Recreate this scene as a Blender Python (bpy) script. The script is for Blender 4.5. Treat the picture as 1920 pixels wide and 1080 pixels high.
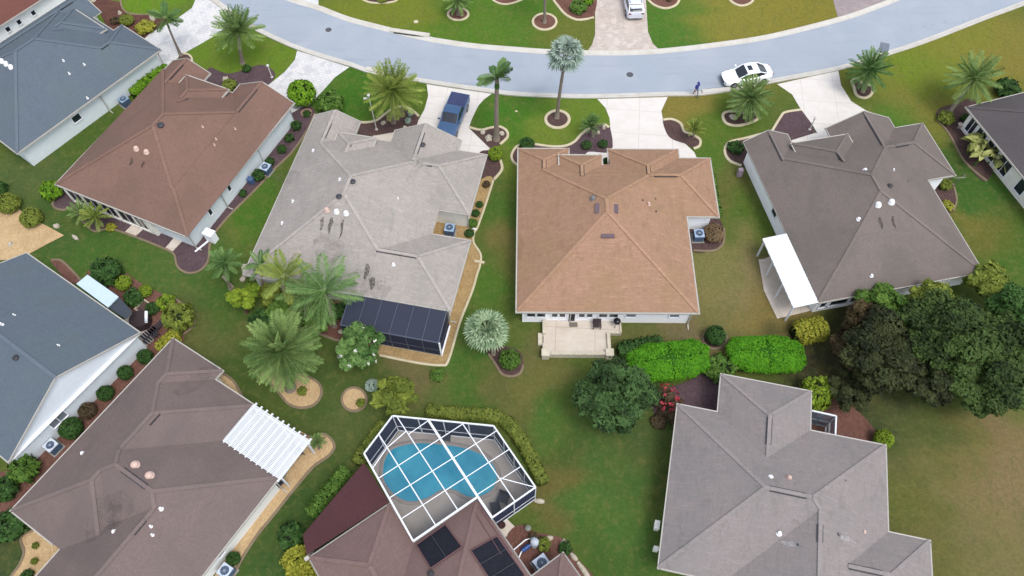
import bpy, bmesh, math, random
from mathutils import Vector, Matrix
random.seed(7)
for o in list(bpy.data.objects): bpy.data.objects.remove(o)
SC = bpy.context.scene
COL = SC.collection
R = math.radians
# ------------------------------------------------------------------ camera
FPX, TH, RO, CH = 1430.0, R(59.5), R(-1.0), 54.0
FW = Vector((0, math.cos(TH), -math.sin(TH)))
U0 = Vector((0, math.sin(TH), math.cos(TH))); R0 = Vector((1, 0, 0))
RT = math.cos(RO) * R0 + math.sin(RO) * U0
UP = -math.sin(RO) * R0 + math.cos(RO) * U0
CAMP = Vector((0, 0, CH))
cd = bpy.data.cameras.new('camera'); cam = bpy.data.objects.new('camera', cd); COL.objects.link(cam)
cam.matrix_world = Matrix(((RT.x, UP.x, -FW.x, 0), (RT.y, UP.y, -FW.y, 0), (RT.z, UP.z, -FW.z, CH), (0, 0, 0, 1)))
cd.sensor_width = 36; cd.lens = FPX / 1920 * 36; cd.clip_end = 3000
SC.camera = cam
def P(x, y, z=0.0):                     # survey point: where the sight line through (x, y) meets height z
    d = FPX * FW + (x - 960) * RT + (540 - y) * UP
    return CAMP + d * ((z - CH) / d.z)
def ppm(x, y, z=0.0):                   # pixels per metre there
    return FPX / (P(x, y, z) - CAMP).dot(FW)
def Q(p):
    v = p - CAMP; d = v.dot(FW); return 960 + FPX * v.dot(RT) / d, 540 - FPX * v.dot(UP) / d
# ------------------------------------------------------------------ sky and sun (bright overcast day)
SUN_EL, SUN_AZ = R(64), R(142)           # azimuth clockwise from +Y
W = bpy.data.worlds.new('World'); SC.world = W; W.use_nodes = True
nt = W.node_tree; nt.nodes.clear()
sky = nt.nodes.new('ShaderNodeTexSky'); sky.sky_type = 'NISHITA'; sky.sun_disc = False
sky.sun_elevation = SUN_EL; sky.sun_rotation = SUN_AZ; sky.air_density = 1.0; sky.dust_density = 2.0; sky.ozone_density = 1.0
hs = nt.nodes.new('ShaderNodeHueSaturation'); hs.inputs['Saturation'].default_value = 0.42
bg = nt.nodes.new('ShaderNodeBackground'); bg.inputs['Strength'].default_value = 0.15
wo = nt.nodes.new('ShaderNodeOutputWorld')
nt.links.new(sky.outputs[0], hs.inputs['Color']); nt.links.new(hs.outputs[0], bg.inputs[0]); nt.links.new(bg.outputs[0], wo.inputs[0])
sl = bpy.data.lights.new('sun', 'SUN'); sl.energy = 0.9; sl.angle = R(22); sl.color = (1, 0.96, 0.9)
so = bpy.data.objects.new('sun', sl); COL.objects.link(so)
sd = Vector((math.sin(SUN_AZ) * math.cos(SUN_EL), math.cos(SUN_AZ) * math.cos(SUN_EL), math.sin(SUN_EL)))
so.rotation_euler = sd.to_track_quat('Z', 'Y').to_euler(); so.location = sd * 200
SC.view_settings.view_transform = 'Standard'; SC.view_settings.look = 'None'
SC.view_settings.exposure = 1.04; SC.view_settings.gamma = 1.0
SC.render.engine = 'CYCLES'
try:
    SC.cycles.transparent_max_bounces = 16; SC.cycles.max_bounces = 6
except Exception: pass

# ------------------------------------------------------------------ materials
KEXP = 1.75
def lin(c):
    c /= 255.0
    return c / 12.92 if c <= 0.04045 else ((c + 0.055) / 1.055) ** 2.4
def C(r, g, b, k=KEXP): return (min(lin(r) / k, .88), min(lin(g) / k, .88), min(lin(b) / k, .88))
MATS = {}
def base(name, rough=0.85, spec=0.3):
    m = bpy.data.materials.new(name); m.use_nodes = True
    b = m.node_tree.nodes['Principled BSDF']; b.inputs['Roughness'].default_value = rough
    b.inputs['Specular IOR Level'].default_value = spec
    MATS[name] = m
    return m, m.node_tree, b
def N(t, typ, **kw):
    n = t.nodes.new(typ)
    for k, v in kw.items():
        if k in n.inputs: n.inputs[k].default_value = v
        else: setattr(n, k, v)
    return n
def L(t, a, b): t.links.new(a, b)
def mixc(t, fac, a, b, mode='MIX'):
    n = t.nodes.new('ShaderNodeMix'); n.data_type = 'RGBA'; n.blend_type = mode
    for s, v in ((0, fac), (6, a), (7, b)):
        if hasattr(v, 'is_output') or hasattr(v, 'links'): t.links.new(v, n.inputs[s])
        else: n.inputs[s].default_value = (*v, 1) if isinstance(v, tuple) and len(v) == 3 else v
    return n.outputs[2]
def noise(t, vec, scale, detail=4, rough=.6, dist=0):
    n = N(t, 'ShaderNodeTexNoise'); n.inputs['Scale'].default_value = scale; n.inputs['Detail'].default_value = detail
    n.inputs['Roughness'].default_value = rough; n.inputs['Distortion'].default_value = dist
    if vec is not None: L(t, vec, n.inputs['Vector'])
    return n.outputs['Fac']
def ramp(t, fac, lo, hi, a=0.0, b=1.0):
    n = N(t, 'ShaderNodeMapRange'); n.inputs['From Min'].default_value = lo; n.inputs['From Max'].default_value = hi
    n.inputs['To Min'].default_value = a; n.inputs['To Max'].default_value = b; L(t, fac, n.inputs['Value']); return n.outputs[0]
def coord(t, sx=1, sy=1, sz=1, rz=0):
    c = N(t, 'ShaderNodeTexCoord'); m = N(t, 'ShaderNodeMapping'); m.inputs['Scale'].default_value = (sx, sy, sz)
    m.inputs['Rotation'].default_value = (0, 0, rz); L(t, c.outputs['Object'], m.inputs['Vector']); return m.outputs[0]
def bump(t, b, h, strength=.3, dist=.05):
    n = N(t, 'ShaderNodeBump'); n.inputs['Strength'].default_value = strength; n.inputs['Distance'].default_value = dist
    L(t, h, n.inputs['Height']); L(t, n.outputs[0], b.inputs['Normal'])
def plain(name, col, rough=.6, var=.12, scale=3, spec=.3, metal=0):
    if name in MATS: return MATS[name]
    m, t, b = base(name, rough, spec); b.inputs['Metallic'].default_value = metal
    v = coord(t); n = noise(t, v, scale, 5)
    d = tuple(x * (1 - var) for x in col); h = tuple(min(1, x * (1 + var)) for x in col)
    L(t, mixc(t, ramp(t, n, .3, .7), d, h), b.inputs['Base Color'])
    return m
def shingle(name, col, tint, spot, streak=.35):
    """asphalt shingles: granule speckle, tab blotches, weathering patches, algae streaks"""
    m, t, b = base(name, .95, .15)
    v = coord(t)
    fine = noise(t, v, 9, 6, .75)
    tab = N(t, 'ShaderNodeTexVoronoi'); tab.inputs['Scale'].default_value = 3.6; L(t, coord(t, 1, 1, 2.2), tab.inputs['Vector'])
    sep = N(t, 'ShaderNodeSeparateColor'); L(t, tab.outputs['Color'], sep.inputs[0])
    big = noise(t, v, .28, 4, .55, .6); pat = noise(t, coord(t, 1.3, .5, .5), 1.1, 6, .65, 1.2)
    c1 = mixc(t, ramp(t, fine, .25, .75), tuple(x * .74 for x in col), tuple(x * 1.22 for x in col))
    c2 = mixc(t, ramp(t, sep.outputs[0], 0, 1, 0, .28), c1, tint)
    c3 = mixc(t, ramp(t, big, .42, .66, 0, .5), c2, spot)
    c4 = mixc(t, ramp(t, pat, .52, .75, 0, streak), c3, tuple(x * .62 for x in col))
    stx = noise(t, coord(t, 5, .8, .8), 1.4, 5, .7, .4); sty = noise(t, coord(t, .8, 5, .8), 1.4, 5, .7, .4)
    c4 = mixc(t, ramp(t, stx, .5, .72, 0, streak * .8), c4, tuple(x * .72 for x in col)); c4 = mixc(t, ramp(t, sty, .52, .72, 0, streak * .8), c4, tuple(min(1, x * 1.28) for x in tint))
    L(t, c4, b.inputs['Base Color'])
    # courses, read through the slope height
    g = N(t, 'ShaderNodeSeparateXYZ'); L(t, v, g.inputs[0])
    w = N(t, 'ShaderNodeMath', operation='MULTIPLY'); w.inputs[1].default_value = 1 / .065; L(t, g.outputs[2], w.inputs[0])
    f = N(t, 'ShaderNodeMath', operation='FRACT'); L(t, w.outputs[0], f.inputs[0])
    a = N(t, 'ShaderNodeMath', operation='ADD'); L(t, f.outputs[0], a.inputs[0]); L(t, fine, a.inputs[1])
    bump(t, b, a.outputs[0], .5, .012)
    return m
def foliage(name, dark, light, var=.5, trans=.0):
    m, t, b = base(name, .7, .15)
    a = N(t, 'ShaderNodeAttribute', attribute_name='rnd'); n = noise(t, coord(t), 1.1, 3)
    s = N(t, 'ShaderNodeMath', operation='MULTIPLY'); s.inputs[1].default_value = .65; L(t, a.outputs['Fac'], s.inputs[0])
    q = N(t, 'ShaderNodeMath', operation='ADD'); L(t, s.outputs[0], q.inputs[0]); L(t, ramp(t, n, .3, .7, 0, .35), q.inputs[1])
    L(t, mixc(t, q.outputs[0], dark, light), b.inputs['Base Color'])
    return m
def mulch(name, a, c, scale=7):
    m, t, b = base(name, .95, .1); v = coord(t); n = noise(t, v, scale, 6, .8); n2 = noise(t, v, .8, 3)
    vo = N(t, 'ShaderNodeTexVoronoi'); vo.inputs['Scale'].default_value = scale; L(t, v, vo.inputs['Vector'])
    sp = N(t, 'ShaderNodeSeparateColor'); L(t, vo.outputs['Color'], sp.inputs[0])
    x = mixc(t, ramp(t, n, .3, .7), a, c); x = mixc(t, ramp(t, sp.outputs[1], 0, 1, 0, .5), x, tuple(k * 1.35 for k in c))
    x = mixc(t, ramp(t, n2, .4, .7, 0, .35), x, tuple(k * .7 for k in a))
    L(t, x, b.inputs['Base Color']); bump(t, b, vo.outputs['Distance'], .8, .05); return m

# lawn: painted turf condition (green / drying / bare) per vertex, blade scale noise on top
m, t, b = base('lawn_grass', .95, .1)
at = N(t, 'ShaderNodeAttribute', attribute_name='turf'); v = coord(t)
n1 = noise(t, v, 3.2, 9, .86); n2 = noise(t, v, .35, 6, .65, .8); n3 = noise(t, coord(t, 1, .55, 1, .5), 1.1, 7, .7, 1.5); n4 = noise(t, v, 14, 3, .7)
c = mixc(t, 1.0, at.outputs['Color'], (1.03, 1.06, 1.04), 'MULTIPLY')
c = mixc(t, ramp(t, n2, .45, .7, 0, .25), c, C(136, 130, 66))
c = mixc(t, ramp(t, n3, .5, .72, 0, .4), c, C(74, 108, 44))
vv = N(t, 'ShaderNodeMath', operation='MULTIPLY_ADD'); L(t, n1, vv.inputs[0]); vv.inputs[1].default_value = 1.5; vv.inputs[2].default_value = .27
hv = N(t, 'ShaderNodeHueSaturation'); L(t, c, hv.inputs['Color']); L(t, vv.outputs[0], hv.inputs['Value']); 
n5 = noise(t, v, 1.5, 8, .8, .6); c5 = mixc(t, ramp(t, n5, .5, .66, 0, .5), hv.outputs[0], C(142, 136, 82)); n6 = noise(t, coord(t, .9, 1, 1, 1.0), 5.0, 5, .8); c5 = mixc(t, ramp(t, n6, .52, .7, 0, .45), c5, C(56, 84, 34))
c2 = mixc(t, ramp(t, n4, .35, .75, 0, .3), c5, C(70, 80, 38))
L(t, c2, b.inputs['Base Color']); bump(t, b, n1, .6, .08)
LAWN = m
# asphalt
m, t, b = base('road_asphalt', .9, .2); v = coord(t)
n1 = noise(t, v, 30, 3, .7); n2 = noise(t, v, .25, 5, .6, .5); n3 = noise(t, coord(t, .12, 1.6, 1), .9, 5, .6, .3)
c = mixc(t, ramp(t, n1, .3, .7), C(170, 181, 196), C(190, 200, 212)); c = mixc(t, ramp(t, n2, .4, .7, 0, .6), c, C(196, 203, 212))
c = mixc(t, ramp(t, n3, .55, .72, 0, .3), c, C(150, 160, 175)); cr_ = N(t, 'ShaderNodeTexVoronoi'); cr_.feature = 'DISTANCE_TO_EDGE'; cr_.inputs['Scale'].default_value = .16; wv = N(t, 'ShaderNodeVectorMath', operation='ADD'); nz = N(t, 'ShaderNodeTexNoise'); nz.inputs['Scale'].default_value = .9; nz.inputs['Detail'].default_value = 6; L(t, v, nz.inputs['Vector']); L(t, v, wv.inputs[0]); L(t, nz.outputs['Color'], wv.inputs[1]); L(t, wv.outputs[0], cr_.inputs['Vector'])
c = mixc(t, ramp(t, cr_.outputs['Distance'], .0, .004, .16, 0), c, C(110, 116, 126)); sp_ = noise(t, v, 1.8, 6, .8); c = mixc(t, ramp(t, sp_, .66, .8, 0, .5), c, C(140, 146, 156))
L(t, c, b.inputs['Base Color']); bump(t, b, n1, .2, .01)
ROAD = m
def concrete(name, col, stain, j=0.0):
    m, t, b = base(name, .9, .2); v = coord(t); n1 = noise(t, v, .9, 6, .65, .4); n2 = noise(t, v, 18, 3)
    c = mixc(t, ramp(t, n1, .42, .75, 0, .7), col, stain); c = mixc(t, ramp(t, n2, .3, .7, 0, .25), c, tuple(x * .85 for x in col))
    if j:
        br = N(t, 'ShaderNodeTexBrick'); L(t, coord(t, 1, 1, 1, j), br.inputs['Vector']); br.inputs['Scale'].default_value = 1; br.inputs['Brick Width'].default_value = 3.1; br.inputs['Row Height'].default_value = 2.9; br.inputs['Mortar Size'].default_value = .022; br.offset = 0
        n3 = noise(t, coord(t, .5, 2.2, 1, j), .8, 5, .7, .5); c = mixc(t, ramp(t, n3, .55, .75, 0, .35), c, tuple(x * .78 for x in stain)); c = mixc(t, br.outputs['Fac'], c, tuple(x * .84 for x in stain))
    L(t, c, b.inputs['Base Color']); return m
def pavers(name, cols, size=.42, mortar=(.2, .18, .16), rz=0.3):
    m, t, b = base(name, .9, .2)
    br = N(t, 'ShaderNodeTexBrick'); L(t, coord(t, 1, 1, 1, rz), br.inputs['Vector']); br.inputs['Scale'].default_value = 1
    br.inputs['Brick Width'].default_value = size; br.inputs['Row Height'].default_value = size * .6; br.inputs['Mortar Size'].default_value = .012
    br.inputs['Color1'].default_value = (*cols[0], 1); br.inputs['Color2'].default_value = (*cols[1], 1); br.inputs['Mortar'].default_value = (*mortar, 1)
    vo = N(t, 'ShaderNodeTexVoronoi'); vo.inputs['Scale'].default_value = 1.7; L(t, coord(t), vo.inputs['Vector']); s = N(t, 'ShaderNodeSeparateColor'); L(t, vo.outputs['Color'], s.inputs[0])
    c = mixc(t, ramp(t, s.outputs[0], .55, .9, 0, .55), br.outputs[0], cols[2]); n = noise(t, coord(t), .5, 5)
    c = mixc(t, ramp(t, n, .5, .75, 0, .35), c, cols[3]); L(t, c, b.inputs['Base Color']); return m
CONC = concrete('white_concrete', C(254, 248, 242), C(238, 229, 218), .12)
CONC2 = concrete('beige_concrete', C(244, 232, 218), C(220, 202, 178), .05)
CONC3 = concrete('grey_concrete', C(178, 174, 168), C(150, 146, 140))
KERB = concrete('kerb_concrete', C(236, 232, 224), C(206, 198, 178))
EDGE = concrete('edging_concrete', C(238, 226, 192), C(206, 186, 146))
EDGE2 = concrete('weathered_edging_concrete', C(158, 140, 116), C(120, 104, 84))
PAVE = pavers('white_pavers', (C(250, 248, 246), C(240, 240, 242), C(206, 206, 210), C(255, 250, 246)), .5, C(190, 186, 182))
PAVE2 = pavers('pink_pavers', (C(232, 218, 206), C(218, 204, 196), C(246, 232, 224), C(200, 182, 164)), .36, C(180, 166, 152), .1)
PAVE3 = pavers('grey_pavers', (C(184, 170, 170), C(172, 160, 162), C(192, 178, 176), C(160, 150, 150)), .4, C(140, 130, 130), .4)
MULCH = mulch('dark_mulch', C(84, 66, 66), C(110, 88, 84)); MULCHP = mulch('purple_mulch', C(92, 74, 80), C(110, 92, 96))
MULCHR = mulch('red_mulch', C(108, 76, 68), C(140, 102, 90)); ROCK = mulch('tan_gravel', C(200, 166, 120), C(228, 198, 154), 9)
ROCKO = mulch('orange_gravel', C(172, 138, 90), C(198, 172, 126), 9)
WHITE = plain('white_paint', (.80, .82, .86), .5, .04, 1.5); WALLW = plain('white_stucco', (.87, .88, .9), .8, .03, 2)
WALLH = plain('cool_white_siding', (.60, .65, .69), .8, .04, 2); WALLB = plain('pale_blue_grey_siding', (.62, .68, .70), .8, .04, 2); WALLG = plain('pale_grey_siding', (.68, .69, .67), .8, .04, 2)
WALLC = plain('cream_stucco', (.74, .72, .66), .8, .05, 2)
GUT = plain('white_gutter', C(210, 206, 198), .5, .08, 2); GUT2 = plain('grey_gutter', C(176, 174, 170), .5, .06, 2)
SOFF = plain('soffit', (.7, .7, .7), .8); GLASS = plain('window_glass', (.015, .02, .03), .12, .1, 3, .6)
GLASSG = plain('frosted_glass', C(140, 148, 158), .25, .1, 3, .5); DARK = plain('dark_metal', (.03, .03, .034), .5)
BLACK = plain('black_rubber', (.012, .012, .014), .7); PIPE = plain('grey_pipe', C(130, 130, 134), .5); TERR = plain('pale_pink_dome', C(236, 204, 190), .4, .05)
DOME = plain('white_dome', C(250, 250, 252, 1.5), .3, .03); VENTD = plain('dark_vent', C(70, 72, 80), .5); VENTP = plain('purple_grey_vent', C(122, 104, 112), .6)
BARK = plain('grey_bark', C(150, 138, 124), .9, .3, 9); BARKD = plain('brown_bark', C(96, 78, 62), .9, .3, 9)
ROCKW = plain('pale_boulder', C(214, 204, 184), .9, .2, 4); CHAR = plain('charcoal_furniture', C(58, 60, 72), .6)
LATT = plain('white_vinyl', C(244, 248, 252, 1.5), .45, .03)
F = {}
def fol(k, d, l): F[k] = foliage('foliage_' + k, C(*d), C(*l))
fol('bright', (58, 108, 14), (150, 196, 50)); fol('lime', (80, 114, 22), (166, 190, 62)); fol('mid', (48, 84, 26), (120, 156, 66)); fol('deep', (26, 56, 22), (86, 126, 60))
fol('darktree', (26, 46, 20), (90, 124, 68)); fol('brownleaf', (56, 46, 34), (122, 104, 78)); fol('olive', (80, 96, 32), (156, 170, 72)); fol('yellow', (116, 128, 32), (196, 190, 74))
fol('silver', (124, 150, 132), (206, 224, 208)); fol('frond', (76, 116, 54), (184, 212, 130)); fol('frondy', (100, 130, 46), (190, 204, 104)); fol('fronddeep', (66, 108, 54), (150, 188, 112)); fol('oak', (16, 24, 10), (80, 88, 50)); fol('oakg', (18, 34, 12), (90, 116, 56)); fol('oakb', (30, 26, 16), (98, 84, 54)); fol('silvergreen', (108, 140, 98), (196, 218, 176)); fol('hedgeb', (40, 98, 10), (112, 186, 34)); fol('hedgecore', (34, 80, 6), (62, 120, 14))
fol('magnolia', (34, 76, 26), (134, 172, 96)); fol('dry', (104, 84, 62), (162, 138, 104)); fol('pink', (170, 50, 70), (236, 100, 110)); fol('flower', (220, 220, 200), (255, 255, 246))
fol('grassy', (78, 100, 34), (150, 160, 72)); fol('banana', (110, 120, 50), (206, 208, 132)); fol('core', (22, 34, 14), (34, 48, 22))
def screen(name, col, opac):
    m, t, b = base(name, .8, .04); b.inputs['Base Color'].default_value = (*col, 1); b.inputs['Alpha'].default_value = opac
    return m
SCRW = screen('navy_insect_screen', (.022, .03, .065), .86); SCRR = screen('fine_roof_screen', (.10, .11, .13), .12); SCRD = screen('charcoal_insect_screen', (.03, .035, .055), .9)
m, t, b = base('pool_water', .08, .5); v = coord(t); n = noise(t, v, .35, 3); n2 = noise(t, v, 3.5, 4, .6, 1)
L(t, mixc(t, ramp(t, n, .35, .65), C(40, 156, 194), C(66, 184, 214)), b.inputs['Base Color']); bump(t, b, n2, .08, .05); WATER = m
DECK = concrete('pool_deck_concrete', C(196, 188, 180), C(172, 164, 156))

# ------------------------------------------------------------------ mesh helpers
def tag(o, label=None, cat=None, group=None, kind=None):
    if label: o['label'] = label
    if cat: o['category'] = cat
    if group: o['group'] = group
    if kind: o['kind'] = kind
    return o
def empty(name, loc=(0, 0, 0), rz=0.0, label=None, cat=None, group=None):
    o = bpy.data.objects.new(name, None); COL.objects.link(o); o.location = loc; o.rotation_euler = (0, 0, rz); o.empty_display_size = .3
    return tag(o, label, cat, group)
class MB:
    def __init__(s): s.v = []; s.f = []; s.m = []; s.r = []
    def poly(s, pts, mi=0):
        b = len(s.v); s.v += [tuple(p) for p in pts]; s.f.append(tuple(range(b, b + len(pts)))); s.m.append(mi); return s
    def box(s, c, sz, rz=0, mi=0, M=None):
        x, y, z = (k / 2 for k in sz); b = len(s.v); ca, sa = math.cos(rz), math.sin(rz)
        for i in (-1, 1):
            for j in (-1, 1):
                for k in (-1, 1):
                    p = Vector((i * x * ca - j * y * sa, i * x * sa + j * y * ca, k * z))
                    if M is not None: p = M @ Vector((i * x, j * y, k * z))
                    s.v.append((c[0] + p.x, c[1] + p.y, c[2] + p.z))
        for f in ((0, 1, 3, 2), (4, 6, 7, 5), (0, 4, 5, 1), (2, 3, 7, 6), (0, 2, 6, 4), (1, 5, 7, 3)):
            s.f.append(tuple(b + i for i in f)); s.m.append(mi)
        return s
    def bar(s, a, b, w, h, mi=0):
        a = Vector(a); b = Vector(b); d = b - a; ln = d.length
        if ln < 1e-5: return s
        x = d / ln; y = Vector((0, 0, 1)).cross(x)
        if y.length < .05: y = Vector((0, 1, 0)).cross(x)
        y.normalize(); z = x.cross(y); M = Matrix((x, y, z)).transposed()
        return s.box((a + b) / 2, (ln, w, h), 0, mi, M)
    def tube(s, pts, rs, n=8, mi=0, cap=True):
        pts = [Vector(p) for p in pts]; rings = []
        for i, p in enumerate(pts):
            d = (pts[min(i + 1, len(pts) - 1)] - pts[max(i - 1, 0)]).normalized()
            a = d.cross(Vector((0, 1, 0.01))) if abs(d.y) < .9 else d.cross(Vector((1, 0, 0)))
            a.normalize(); c = d.cross(a); r = rs[i] if isinstance(rs, (list, tuple)) else rs
            b = len(s.v)
            for k in range(n):
                q = p + (a * math.cos(2 * math.pi * k / n) + c * math.sin(2 * math.pi * k / n)) * r; s.v.append(tuple(q))
            rings.append(b)
        for b0, b1 in zip(rings, rings[1:]):
            for k in range(n):
                s.f.append((b0 + k, b0 + (k + 1) % n, b1 + (k + 1) % n, b1 + k)); s.m.append(mi)
        if cap:
            s.f.append(tuple(rings[0] + k for k in range(n))); s.m.append(mi); s.f.append(tuple(rings[-1] + k for k in reversed(range(n)))); s.m.append(mi)
        return s
    def lathe(s, c, prof, n=16, mi=0):
        b = len(s.v)
        for r, z in prof:
            for k in range(n): s.v.append((c[0] + r * math.cos(2 * math.pi * k / n), c[1] + r * math.sin(2 * math.pi * k / n), c[2] + z))
        for i in range(len(prof) - 1):
            for k in range(n): s.f.append((b + i * n + k, b + i * n + (k + 1) % n, b + (i + 1) * n + (k + 1) % n, b + (i + 1) * n + k)); s.m.append(mi)
        s.f.append(tuple(b + (len(prof) - 1) * n + k for k in range(n))); s.m.append(mi)
        return s
    def build(s, name, mats, parent=None, label=None, smooth=False, wloc=None):
        """verts are in the parent's local space; wloc = world offset to subtract for unrotated parents"""
        me = bpy.data.meshes.new(name); v = s.v
        if wloc is not None: v = [(a - wloc[0], b - wloc[1], c - wloc[2]) for a, b, c in v]
        me.from_pydata(v, [], s.f)
        for mm in (mats if isinstance(mats, (list, tuple)) else [mats]): me.materials.append(mm)
        me.polygons.foreach_set('material_index', s.m)
        if s.r:
            a = me.attributes.new('rnd', 'FLOAT', 'FACE'); a.data.foreach_set('value', s.r + [.5] * (len(s.f) - len(s.r)))
        if smooth: me.polygons.foreach_set('use_smooth', [True] * len(me.polygons))
        me.update(); o = bpy.data.objects.new(name, me); COL.objects.link(o)
        if parent is not None: o.parent = parent
        if label: o['label'] = label
        return o
def cr(pts, closed=False, n=6):
    """catmull-rom through world points"""
    out = []; m = len(pts)
    rng = range(m) if closed else range(m - 1)
    for i in rng:
        p0 = pts[(i - 1) % m] if closed or i > 0 else pts[i]; p1 = pts[i]; p2 = pts[(i + 1) % m]
        p3 = pts[(i + 2) % m] if closed or i + 2 < m else p2
        for k in range(n):
            t = k / n
            out.append(.5 * ((2 * p1) + (p2 - p0) * t + (2 * p0 - 5 * p1 + 4 * p2 - p3) * t * t + (3 * p1 - p0 - 3 * p2 + p3) * t ** 3))
    if not closed: out.append(pts[-1])
    return out
def offs(pts, d, closed=False):
    out = []; m = len(pts)
    for i, p in enumerate(pts):
        a = pts[(i - 1) % m] if closed or i else p; b = pts[(i + 1) % m] if closed or i < m - 1 else p
        t = (b - a); t.z = 0
        if t.length < 1e-6: out.append(p.copy()); continue
        t.normalize(); out.append(Vector((p.x - t.y * d, p.y + t.x * d, p.z)))
    return out
def sheet(name, pts, z, mat, kind='structure', smooth=False, raw=False, thick=0):
    """flat ground sheet from pixel outline, triangulated"""
    w = [P(x, y) for x, y in pts] if not raw else [Vector((x, y, 0)) for x, y in pts]
    if smooth: w = cr(w, True, 5)
    bm = bmesh.new(); vs = [bm.verts.new((p.x, p.y, z)) for p in w]; f = bm.faces.new(vs)
    if f.normal.z < 0 or (f.normal_update() or f.normal.z < 0): f.normal_flip()
    if thick:
        r = bmesh.ops.extrude_face_region(bm, geom=[f])
        for v in r['geom']:
            if isinstance(v, bmesh.types.BMVert): v.co.z = z - thick
    bmesh.ops.triangulate(bm, faces=[f for f in bm.faces if len(f.verts) > 4])
    me = bpy.data.meshes.new(name); bm.to_mesh(me); bm.free(); me.materials.append(mat)
    o = bpy.data.objects.new(name, me); COL.objects.link(o)
    if kind: o['kind'] = kind
    return o
def strip(pts, w, z0, z1, closed=False, rough=0.0):
    """raised rounded strip mesh builder along world pts"""
    mb = MB(); a = offs(pts, w / 2, closed); b = offs(pts, -w / 2, closed); m = len(pts)
    rings = []
    for i in range(m):
        k = len(mb.v); c = pts[i]
        mb.v += [(a[i].x, a[i].y, z0), (a[i].x * .9 + c.x * .1, a[i].y * .9 + c.y * .1, z1 * .8), (a[i].x * .5 + c.x * .5, a[i].y * .5 + c.y * .5, z1), (b[i].x * .5 + c.x * .5, b[i].y * .5 + c.y * .5, z1), (b[i].x * .9 + c.x * .1, b[i].y * .9 + c.y * .1, z1 * .8), (b[i].x, b[i].y, z0)]
        rings.append(k)
    for i in range(m if closed else m - 1):
        p, q = rings[i], rings[(i + 1) % m]
        for k in range(5): mb.f.append((p + k, p + k + 1, q + k + 1, q + k)); mb.m.append(0)
    return mb
# ------------------------------------------------------------------ ground sheet
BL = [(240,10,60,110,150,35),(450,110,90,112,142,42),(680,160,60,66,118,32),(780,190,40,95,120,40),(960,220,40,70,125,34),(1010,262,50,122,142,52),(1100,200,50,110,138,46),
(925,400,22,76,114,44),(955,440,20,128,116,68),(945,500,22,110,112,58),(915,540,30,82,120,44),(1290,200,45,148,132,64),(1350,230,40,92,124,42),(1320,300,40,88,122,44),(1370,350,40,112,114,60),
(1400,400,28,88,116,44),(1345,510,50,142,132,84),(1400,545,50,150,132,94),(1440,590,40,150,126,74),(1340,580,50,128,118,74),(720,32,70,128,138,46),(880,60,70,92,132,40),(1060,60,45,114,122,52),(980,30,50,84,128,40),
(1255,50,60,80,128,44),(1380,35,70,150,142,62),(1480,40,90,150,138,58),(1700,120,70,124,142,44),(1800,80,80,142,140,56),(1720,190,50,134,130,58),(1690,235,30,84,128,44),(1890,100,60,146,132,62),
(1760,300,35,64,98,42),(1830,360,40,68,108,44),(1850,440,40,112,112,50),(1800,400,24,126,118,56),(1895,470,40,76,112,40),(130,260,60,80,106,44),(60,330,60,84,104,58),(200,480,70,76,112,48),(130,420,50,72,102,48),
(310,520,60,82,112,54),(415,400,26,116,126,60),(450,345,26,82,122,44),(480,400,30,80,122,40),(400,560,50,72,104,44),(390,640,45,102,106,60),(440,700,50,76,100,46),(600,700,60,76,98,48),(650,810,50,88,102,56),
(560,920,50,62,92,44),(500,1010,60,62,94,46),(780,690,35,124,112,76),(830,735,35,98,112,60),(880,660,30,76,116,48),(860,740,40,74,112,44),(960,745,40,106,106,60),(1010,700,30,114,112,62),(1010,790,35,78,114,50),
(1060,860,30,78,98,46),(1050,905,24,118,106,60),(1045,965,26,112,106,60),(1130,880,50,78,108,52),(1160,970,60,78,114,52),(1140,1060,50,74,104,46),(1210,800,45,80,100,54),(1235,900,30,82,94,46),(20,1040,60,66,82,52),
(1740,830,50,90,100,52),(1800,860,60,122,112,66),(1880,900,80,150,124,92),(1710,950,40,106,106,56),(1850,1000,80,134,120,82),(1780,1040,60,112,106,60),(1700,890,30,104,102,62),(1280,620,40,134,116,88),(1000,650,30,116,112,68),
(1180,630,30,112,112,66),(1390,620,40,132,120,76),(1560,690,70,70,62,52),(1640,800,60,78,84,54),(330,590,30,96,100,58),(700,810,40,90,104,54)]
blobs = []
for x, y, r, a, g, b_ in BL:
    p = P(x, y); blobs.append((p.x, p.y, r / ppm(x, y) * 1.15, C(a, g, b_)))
def axis(lo, hi, st, far):
    a = [-far, -far * .5, -far * .25] if lo < 0 else []
    x = lo; mid = []
    while x <= hi + 1e-6: mid.append(x); x += st
    return sorted(set([v for v in a if v < lo] + mid + [v for v in (far * .15, far * .3, far * .6, far) if v > hi]))
XS = axis(-62, 62, .62, 900); YS = [-700, -350, -150, -60, -25] + [y * .62 - 6 for y in range(0, 150)] + [110, 150, 220, 400, 900]
gv = []; gc = []; DEF = C(92, 112, 50)
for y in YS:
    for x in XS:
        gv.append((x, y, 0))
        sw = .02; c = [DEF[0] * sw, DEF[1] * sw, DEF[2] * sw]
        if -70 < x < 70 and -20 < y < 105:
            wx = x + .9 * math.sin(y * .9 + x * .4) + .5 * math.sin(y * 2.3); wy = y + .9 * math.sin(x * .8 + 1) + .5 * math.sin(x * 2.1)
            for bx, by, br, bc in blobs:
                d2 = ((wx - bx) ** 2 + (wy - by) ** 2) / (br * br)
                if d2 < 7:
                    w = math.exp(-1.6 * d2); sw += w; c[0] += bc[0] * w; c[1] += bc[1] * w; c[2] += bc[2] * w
        gc += [c[0] / sw, c[1] / sw, c[2] / sw, 1]
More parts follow.
